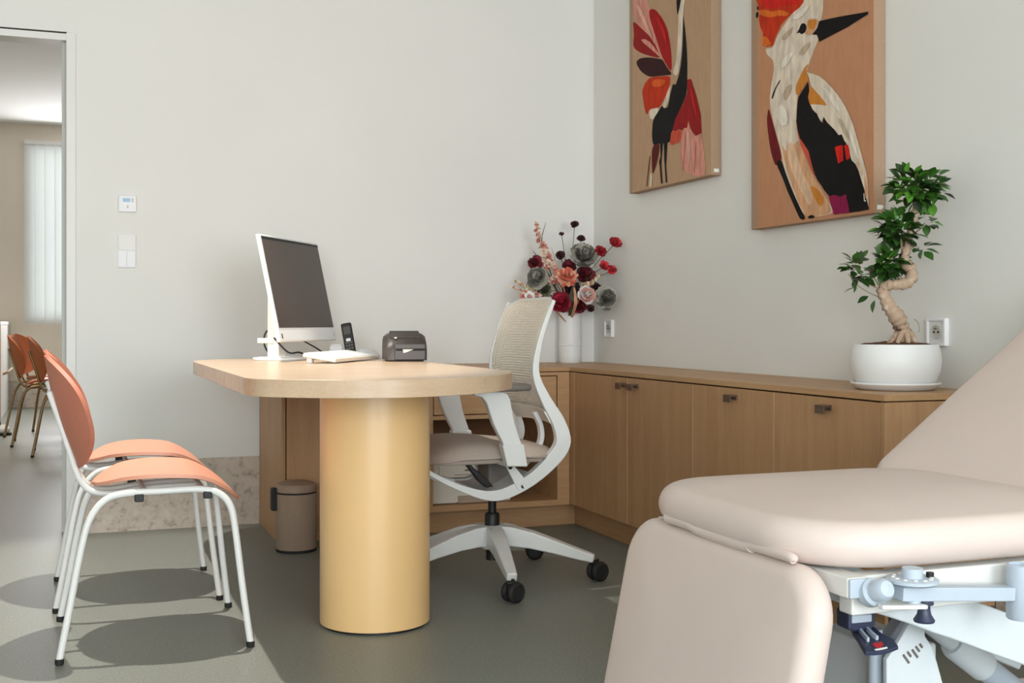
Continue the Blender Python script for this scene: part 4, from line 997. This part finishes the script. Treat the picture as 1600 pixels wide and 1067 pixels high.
# ================================================================== BONSAI
BP = Vector((2.238, 2.801, ZT)); BZ = BP.x * SS + BP.y * CC
t = thing('planter', 'round white ceramic pot with matching saucer on the worktop end', 'planter', BP)
obj('saucer', MB().lathe([(0.098, 0.0), (0.110, 0.004), (0.126, 0.018), (0.126, 0.023), (0.119, 0.023), (0.110, 0.012), (0.0, 0.008)], BP, 56), M_POT, t)
obj('pot', MB().lathe([(0.104, 0.013), (0.114, 0.026), (0.1245, 0.055), (0.1275, 0.085), (0.124, 0.112), (0.118, 0.131), (0.113, 0.131), (0.114, 0.112), (0.0, 0.108)], BP, 56), M_POT, t)
so = MB().lathe([(0.113, 0.112), (0.112, 0.124), (0.085, 0.131), (0.03, 0.136), (0.0, 0.137)], BP, 40)
so.v = [(x + random.uniform(-.0015, .0015), y + random.uniform(-.0015, .0015), z + random.uniform(-.003, .004)) for x, y, z in so.v]
obj('soil', so, M_SOIL, t, angle=20)
tree = thing('bonsai_tree', 'bonsai fig tree with a twisted trunk and three leafy tiers in the white pot', 'bonsai', (BP.x, BP.y, ZT + 0.13))
def bt(cx_, cy_, dz=0.0):      # crop coordinates of the tree to a point in the plane through the pot's centre
    return at(1280 + cx_ / 2.669, 240 + cy_ / 2.669, BZ + dz)
tp = [(352, 800), (348, 765), (342, 725), (330, 690), (306, 660), (288, 630), (272, 595), (266, 566), (290, 548), (330, 546), (368, 538), (386, 512), (380, 480), (356, 452), (362, 410), (374, 360), (382, 310), (394, 262), (402, 220)]
td = [0, 0, .0, -.01, -.015, -.015, -.005, 0, -.01, -.02, -.01, 0, .005, .0, .0, .005, .0, .0, .0]
tr_ = [36, 30, 30, 34, 30, 27, 25, 24, 22, 21, 24, 23, 24, 22, 15, 13, 14, 19, 11]
tp3 = smooth([bt(a, b, d) for (a, b), d in zip(tp, td)], 5)
rl = lerpl([r_ / 2.669 * BZ / F_PX for r_ in tr_], len(tp3))
rl = [r_ * (1 + 0.12 * math.sin(i * 1.9) + 0.06 * math.sin(i * 0.83)) for i, r_ in enumerate(rl)]
tm = MB().tube(tp3, rl, 16)
tm.v = [tuple(Vector(v) + Vector((random.uniform(-1, 1), random.uniform(-1, 1), random.uniform(-1, 1))) * 0.0011) for v in tm.v]
obj('trunk', tm, M_BARK, tree, angle=80)
for a, b, d in (((345, 740), (285, 792), -.02), ((348, 735), (320, 800), -.045), ((355, 735), (372, 800), -.045), ((360, 730), (405, 798), -.01), ((352, 735), (300, 800), .03), ((360, 735), (395, 800), .03)):
    p = smooth([bt(*a), bt((a[0] + b[0]) / 2 + 4, (a[1] + b[1]) / 2 - 4, d * 0.5), bt(b[0], b[1] + 6, d)], 5)
    obj('root', MB().tube(p, lerpl([0.012, 0.009, 0.0055], len(p)), 10), M_BARK, tree)
# branches
BR = [([(356, 440), (345, 400), (340, 360), (320, 330)], .004), ([(376, 350), (400, 330), (425, 310), (440, 290)], .003), ([(360, 430), (380, 400), (400, 385)], .003),
      ([(262, 560), (245, 545), (228, 515), (205, 490)], .003), ([(268, 600), (230, 590), (190, 570), (150, 540), (120, 500)], .0016), ([(262, 570), (240, 560), (200, 540), (170, 500)], .0022),
      ([(330, 545), (320, 510), (300, 470)], .003), ([(345, 470), (320, 450), (290, 430)], .0035), ([(402, 225), (380, 180), (350, 140)], .004), ([(402, 225), (420, 170), (440, 130)], .004), ([(402, 225), (450, 190), (500, 160)], .003)]
for p, r_ in BR:
    q = smooth([bt(a, b, random.uniform(-.01, .01)) for a, b in p], 4)
    obj('branch', MB().tube(q, lerpl([r_, r_ * 0.5], len(q)), 7), M_TWIG, tree)
# a thin training wire
wire = smooth([bt(395, 690), bt(412, 705, -.01), bt(418, 735, -.01), bt(412, 745, -.01)], 5)
obj('wire', MB().tube(wire, 0.0012, 6), M_STEEL, tree)
def leaf_mesh(k):
    mb = MB(); n = 5; L = 1.0
    prof = [0.0, 0.62, 0.95, 0.9, 0.55, 0.0]
    vs = []
    for i in range(n + 1):
        q = i / n; wv = 0.31 * prof[i] + (0.02 if i in (0, n) else 0)
        z = -0.16 * q * q
        vs += [(q * L, -wv, z + 0.07 * prof[i]), (q * L, 0, z), (q * L, wv, z + 0.07 * prof[i])]
    fs = []
    for i in range(n):
        fs += [(i * 3, i * 3 + 1, i * 3 + 4, i * 3 + 3), (i * 3 + 1, i * 3 + 2, i * 3 + 5, i * 3 + 4)]
    me = bpy.data.meshes.new('leaf'); me.from_pydata(vs, [], fs); me.materials.append(M_LEAF[k])
    for p in me.polygons: p.use_smooth = True
    return me
LM = [leaf_mesh(k) for k in range(3)]
tree_off = wloc(tree)
def leaf(p, d, size, k):
    d = d.normalized(); up = Vector((random.uniform(-.5, .5) - 0.3 * SS, random.uniform(-.5, .5) - 0.3 * CC, 1))
    s_ = up.cross(d)
    s_ = s_.normalized() if s_.length > 1e-3 else Vector((1, 0, 0))
    n_ = d.cross(s_)
    M = Matrix((d * size, s_ * size, n_ * size)).transposed().to_4x4(); M.translation = p - tree_off
    o = bpy.data.objects.new('leaf', LM[k]); COL.objects.link(o); o.parent = tree
    o.matrix_local = M
CL = [((405, 140), (118, 84), 0.052, 108, .3, 90), ((328, 310), (88, 70), 0.042, 72, .2, 60), ((292, 462), (62, 54), 0.036, 50, .08, 40), ((158, 490), (52, 62), 0.034, 34, .06, 0), ((462, 282), (34, 32), 0.02, 11, .2, 0), ((425, 394), (34, 20), 0.018, 10, .1, 0)]
inner = MB()
for (cxp, cyp), (rx, ry_), rd, n, bright, n2 in CL:
    for i in range(n + n2):
        deep = i >= n
        while True:
            a, b, c_ = random.uniform(-1, 1), random.uniform(-1, 1), random.uniform(-1, 1)
            q = a * a + b * b + c_ * c_
            if (0.02 < q < 0.5) if deep else (0.25 < q < 1): break
        dz = c_ * rd
        if cyp < 200: dz -= 0.012
        p = bt(cxp + a * rx * 0.86, cyp + b * ry_ * 0.86, dz)
        out = Rt * a + ZV * (-b * 0.6 + 0.12) + Fw * c_ + Vector((random.uniform(-.6, .6), random.uniform(-.6, .6), random.uniform(-.45, .35)))
        sz = random.uniform(0.033, 0.046)
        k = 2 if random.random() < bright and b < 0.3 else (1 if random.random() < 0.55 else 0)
        p2 = p + out.normalized() * sz
        if p2.x > XR - 0.012: p.x -= p2.x - (XR - 0.012)
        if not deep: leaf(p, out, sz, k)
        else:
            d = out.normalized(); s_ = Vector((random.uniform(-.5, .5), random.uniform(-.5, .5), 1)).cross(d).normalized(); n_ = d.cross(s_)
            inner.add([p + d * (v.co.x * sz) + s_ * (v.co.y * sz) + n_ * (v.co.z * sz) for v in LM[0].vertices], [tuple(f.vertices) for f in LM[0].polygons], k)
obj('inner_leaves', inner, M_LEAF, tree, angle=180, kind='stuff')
for a, b, dx, dy, k in ((160, 555, -1, 0.25, 1), (205, 595, -1, 0.5, 0), (232, 612, -0.3, 0.9, 1), (520, 165, 1, 0.35, 0), (500, 85, 1, -0.5, 1), (255, 372, -0.2, 1, 1), (275, 372, .2, 1, 0)):
    leaf(bt(a, b, -0.01), Rt * dx - ZV * dy, 0.036 if a != 160 else 0.042, k)

# ================================================================== VASE AND BOUQUET
VB = Vector((2.272, 5.236, ZT))
t = thing('vase', 'tall white ceramic vase with one ridge, in the corner of the worktop', 'vase', VB)
obj('body', MB().lathe([(0.050, 0.0), (0.054, 0.006), (0.0555, 0.03), (0.0555, 0.084), (0.0545, 0.236), (0.053, 0.244), (0.049, 0.244), (0.049, 0.05), (0.0, 0.04)], VB, 44), M_POT, t)
obj('ridge', MB().lathe([(0.055, 0.078), (0.0575, 0.083), (0.0575, 0.088), (0.055, 0.093)], VB, 44), M_POT, t)
M_STEM = mat('flower_stem', (92, 88, 58), 0.7, var=0.15, vscale=40)
FM = {k: mat('petal_' + k, c_, 0.75, var=v, vscale=60) for k, c_, v in (('grey', (124, 120, 110), .28), ('dark', (52, 22, 26), .25), ('burgundy', (88, 18, 28), .25), ('crimson', (132, 18, 38), .25), ('red', (150, 26, 36), .2),
      ('coral', (222, 112, 92), .15), ('pink', (228, 172, 160), .1), ('rose', (216, 140, 124), .15), ('peach', (214, 160, 128), .15), ('green', (82, 80, 58), .2))}
FL = {k: mat('petal_light_' + k, tuple(min(250, v * 1.28 + 12) for v in c_), 0.75, var=0.2, vscale=60) for k, c_ in (('grey', (138, 134, 124)), ('dark', (58, 26, 30)), ('burgundy', (104, 24, 34)), ('crimson', (146, 26, 46)), ('red', (160, 34, 42)), ('coral', (230, 132, 108)), ('pink', (234, 190, 178)), ('rose', (224, 162, 146)), ('peach', (220, 176, 146)), ('green', (92, 92, 66)))}
VN = VB + ZV * 0.235
def petal(mb, c0, ax, side, L, Wd, cup, lift, mi=0):
    # cupped petal growing from c0: ax radial direction, side lateral, lift along axis
    n = 4; vs = []
    for i in range(n + 1):
        q = i / n; hw = Wd * (0.35 + 0.65 * math.sin(PI * min(1, 0.12 + 0.8 * q)))
        ctr = c0 + ax * (L * q) + lift * (cup * q * q)
        vs += [ctr - side * hw + lift * (hw * 0.35), ctr, ctr + side * hw + lift * (hw * 0.35 + random.uniform(-.1, .1) * hw)]
    fs = []
    for i in range(n): fs += [(i * 3, i * 3 + 1, i * 3 + 4, i * 3 + 3), (i * 3 + 1, i * 3 + 2, i * 3 + 5, i * 3 + 4)]
    mb.add(vs, fs, mi)
def bloom(c0, axis, R, layers, pet, wide=0.5, core=True):
    axis = axis.normalized(); e1 = axis.orthogonal().normalized(); e2 = axis.cross(e1); mb = MB()
    for l in range(layers):
        q = l / max(1, layers - 1)                       # 0 outer .. 1 inner
        for k in range(max(4, int(pet * (1 - 0.45 * q)))):
            tone = 1 if random.random() < 0.38 else 0
            a = 2 * PI * (k + 0.5 * (l % 2) + random.uniform(-.2, .2)) / max(4, int(pet * (1 - 0.45 * q)))
            d = e1 * math.cos(a) + e2 * math.sin(a); s_ = axis.cross(d)
            ang = math.radians(8 + 66 * q + random.uniform(-8, 8))
            dr = d * math.cos(ang) + axis * math.sin(ang); lf = axis * math.cos(ang) - d * math.sin(ang)
            petal(mb, c0 + axis * (R * 0.12 * l) - axis * R * 0.25, dr, s_, R * (1.0 - 0.35 * q) * random.uniform(.9, 1.08), R * wide * (1 - 0.3 * q), R * 0.34, lf, tone)
    if core:
        mb.lathe([(0.0, -R * .3), (R * .35, -R * .1), (R * .3, R * .25), (0.0, R * .4)], c0, 8)
    return mb
def fat(cx_, cy_, y): return aty(780 + cx_ / 3.95, 330 + cy_ / 3.95, y)
FG = 'bouquet in the white vase'
def flower(label, cx_, cy_, y, R, mk, layers=3, pet=8, wide=0.5, bend=0.3, face=None, stem_r=0.0016):
    c0 = fat(cx_, cy_, y)
    lim = XR - 0.012 - R
    if c0.x > lim: c0.x = lim
    if c0.y > YB - 0.012 - R: c0.y = YB - 0.012 - R
    t = thing('flower', label, 'flower', VN, FG)
    ax = (c0 - VN).normalized(); toc = (Vector((0, 0, CAM_H)) - c0).normalized()
    axis = face if face else (ax * 0.55 + toc * 0.75 + ZV * 0.15)
    a0 = VN + Vector((random.uniform(-.025, .025), random.uniform(-.02, .02), -0.08))
    mid = VN + Vector((0, 0, 0.02)) + (c0 - VN) * 0.45 + ZV * bend * 0.1
    obj('stem', MB().tube(smooth([a0, VN + (a0 - VN) * 0.3 + Vector((0, 0, 0.01)), mid, c0 - axis.normalized() * R * 0.3], 5), stem_r, 6), M_STEM, t)
    obj('bloom', bloom(c0, axis, R * 1.16, layers, pet, wide), [FM[mk], FL[mk]], t, angle=180)
    return t
S_ = 5.45 / 1845 / 3.95      # metres per crop pixel at the bouquet
for lab, cx_, cy_, y, r_, mk, ly, pt, wd in [
    ('large grey peony at the top centre of the bouquet', 525, 285, 5.10, 82, 'grey', 5, 11, .5),
    ('grey rose at the left of the bouquet above the chair back', 240, 415, 5.06, 66, 'grey', 5, 9, .5),
    ('grey rose low at the right of the bouquet, above the wall socket', 655, 540, 5.02, 70, 'grey', 5, 9, .5),
    ('pale pink rose low in the bouquet above the vase', 540, 520, 5.03, 54, 'pink', 5, 7, .55),
    ('coral pink dahlia in the centre of the bouquet', 418, 412, 5.08, 62, 'coral', 4, 15, .22),
    ('crimson peony hanging low at the left of the vase mouth', 378, 568, 5.08, 62, 'crimson', 5, 9, .5),
    ('dark red carnation just over the vase rim', 490, 590, 5.14, 44, 'burgundy', 4, 9, .45),
    ('burgundy bloom at the left behind the grey rose', 225, 325, 5.16, 48, 'burgundy', 3, 8, .5),
    ('burgundy bloom in the middle of the bouquet below the grey peony', 530, 395, 5.15, 58, 'burgundy', 4, 9, .5),
    ('dark red bloom on top of the coral dahlia', 432, 342, 5.14, 42, 'burgundy', 3, 8, .5),
    ('near-black scabiosa on the tallest stem of the bouquet', 465, 84, 5.15, 25, 'dark', 3, 9, .5),
    ('tiny near-black bud on a thin stem left of the tallest flower', 385, 142, 5.15, 15, 'dark', 2, 7, .5),
    ('near-black bloom just above the large grey peony', 505, 172, 5.12, 26, 'dark', 3, 8, .5),
    ('near-black scabiosa left of the large grey peony', 378, 274, 5.12, 28, 'dark', 3, 9, .5),
    ('dark red bloom right of the large grey peony', 625, 250, 5.06, 36, 'red', 3, 7, .5),
    ('flat red bloom on the long stem reaching furthest right', 762, 198, 4.98, 38, 'red', 2, 7, .55),
    ('red bloom at the right of the bouquet, upper of a pair', 648, 338, 5.02, 32, 'red', 2, 6, .5),
    ('red bloom at the right of the bouquet, lower of a pair', 692, 366, 5.00, 32, 'red', 2, 6, .5),
    ('near-black bloom low right of the vase rim under the pink rose', 562, 600, 5.08, 24, 'dark', 3, 7, .5),
    ('pale pink blossom at the left edge of the bouquet beside the sprigs', 190, 528, 5.02, 30, 'pink', 3, 6, .5),
    ('small rose blossom under the left grey rose', 150, 520, 5.05, 22, 'rose', 2, 6, .5),
    ('pale green grey bloom below the left grey rose', 280, 490, 5.08, 46, 'green', 4, 9, .4),
    ('rose blossom between the grey rose and the coral dahlia', 335, 430, 5.13, 34, 'rose', 3, 7, .5),
    ('deep maroon bloom between the pink rose and right grey rose', 592, 480, 5.14, 40, 'dark', 3, 8, .5),
    ('deep maroon bloom in the shaded heart of the bouquet', 450, 500, 5.17, 60, 'dark', 3, 9, .5)]:
    flower(lab, cx_, cy_, y, r_ * S_, mk, ly, pt, wd)
# gladiolus spike, sprigs and leaves
def spike(label, pts_, mk, r0, r1, n, y, stemmat, name='flower_spike', cat='flower'):
    t = thing(name, label, cat, VN, FG)
    P = smooth([VN - ZV * 0.06] + [fat(a, b, y) for a, b in pts_], 8)
    P = [Vector((min(p.x, XR - 0.03), min(p.y, YB - 0.03), p.z)) for p in P]
    obj('stem', MB().tube(P, 0.0018, 6), stemmat, t)
    mb = MB(); m0 = int(len(P) * 0.35)
    for i in range(n):
        q = i / (n - 1); p = P[min(len(P) - 1, int(m0 + q * (len(P) - 1 - m0)))]
        R = r0 + (r1 - r0) * q
        d = Vector((random.uniform(-1, 1), random.uniform(-1, 1), random.uniform(-.1, .9))).normalized()
        b = bloom(p + d * R * 0.7, d, R * 1.2, 2, 5, .5, core=False); mb.add(b.v, b.f, i % 2)
    obj('florets', mb, [FM[mk], FL[mk]], t, angle=180)
spike('tall pink flower spike rising at the upper left of the bouquet', [(370, 440), (322, 360), (285, 270), (255, 180), (222, 78)], 'rose', 30 * S_, 14 * S_, 24, 5.12, FM['peach'])
spike('pale pink sprig reaching left of the bouquet, upper of the left sprigs', [(260, 520), (170, 470), (95, 428)], 'peach', 16 * S_, 9 * S_, 12, 5.10, FM['peach'])
spike('pink sprig reaching furthest left of the bouquet', [(260, 540), (160, 500), (75, 470)], 'rose', 16 * S_, 9 * S_, 12, 5.07, FM['peach'])
spike('pink sprig low at the left just over the chair back', [(300, 560), (230, 540), (160, 525)], 'pink', 18 * S_, 14 * S_, 12, 5.04, FM['peach'])
spike('peach grass sprig slanting right below the red pair', [(520, 480), (570, 440), (640, 385)], 'peach', 14 * S_, 8 * S_, 14, 5.06, FM['peach'])
def blade(label, pts_, y, wd, mk):
    P = smooth([VN - ZV * 0.04] + [fat(a, b, y) for a, b in pts_], 6)
    P = [Vector((min(p.x, XR - 0.02), min(p.y, YB - 0.02), p.z)) for p in P]
    t = thing('leaf_blade', label, 'leaf', VN, FG)
    n = len(P); ws = [wd * (0.3 + 0.7 * math.sin(PI * min(1, 0.1 + 0.9 * i / (n - 1)))) for i in range(n)]
    obj('blade', MB().ribbon(P, Fw, ws, 0.0008), FM[mk], t)
    return t
blade('brown grass blade standing between the pink spike and the dark buds', [(400, 480), (352, 380), (345, 300), (322, 222)], 5.14, 0.006, 'peach')
blade('short olive leaf beside the top of the pink spike', [(330, 420), (290, 280), (262, 180), (288, 70)], 5.15, 0.006, 'green')
blade('olive leaf left of the pink spike', [(330, 440), (270, 330), (210, 245)], 5.16, 0.007, 'green')
blade('dark olive leaf in the heart of the bouquet', [(440, 560), (450, 500), (470, 430)], 5.09, 0.02, 'green')
blade('brown leaf under the pale pink rose', [(470, 580), (470, 520), (462, 470)], 5.06, 0.016, 'peach')
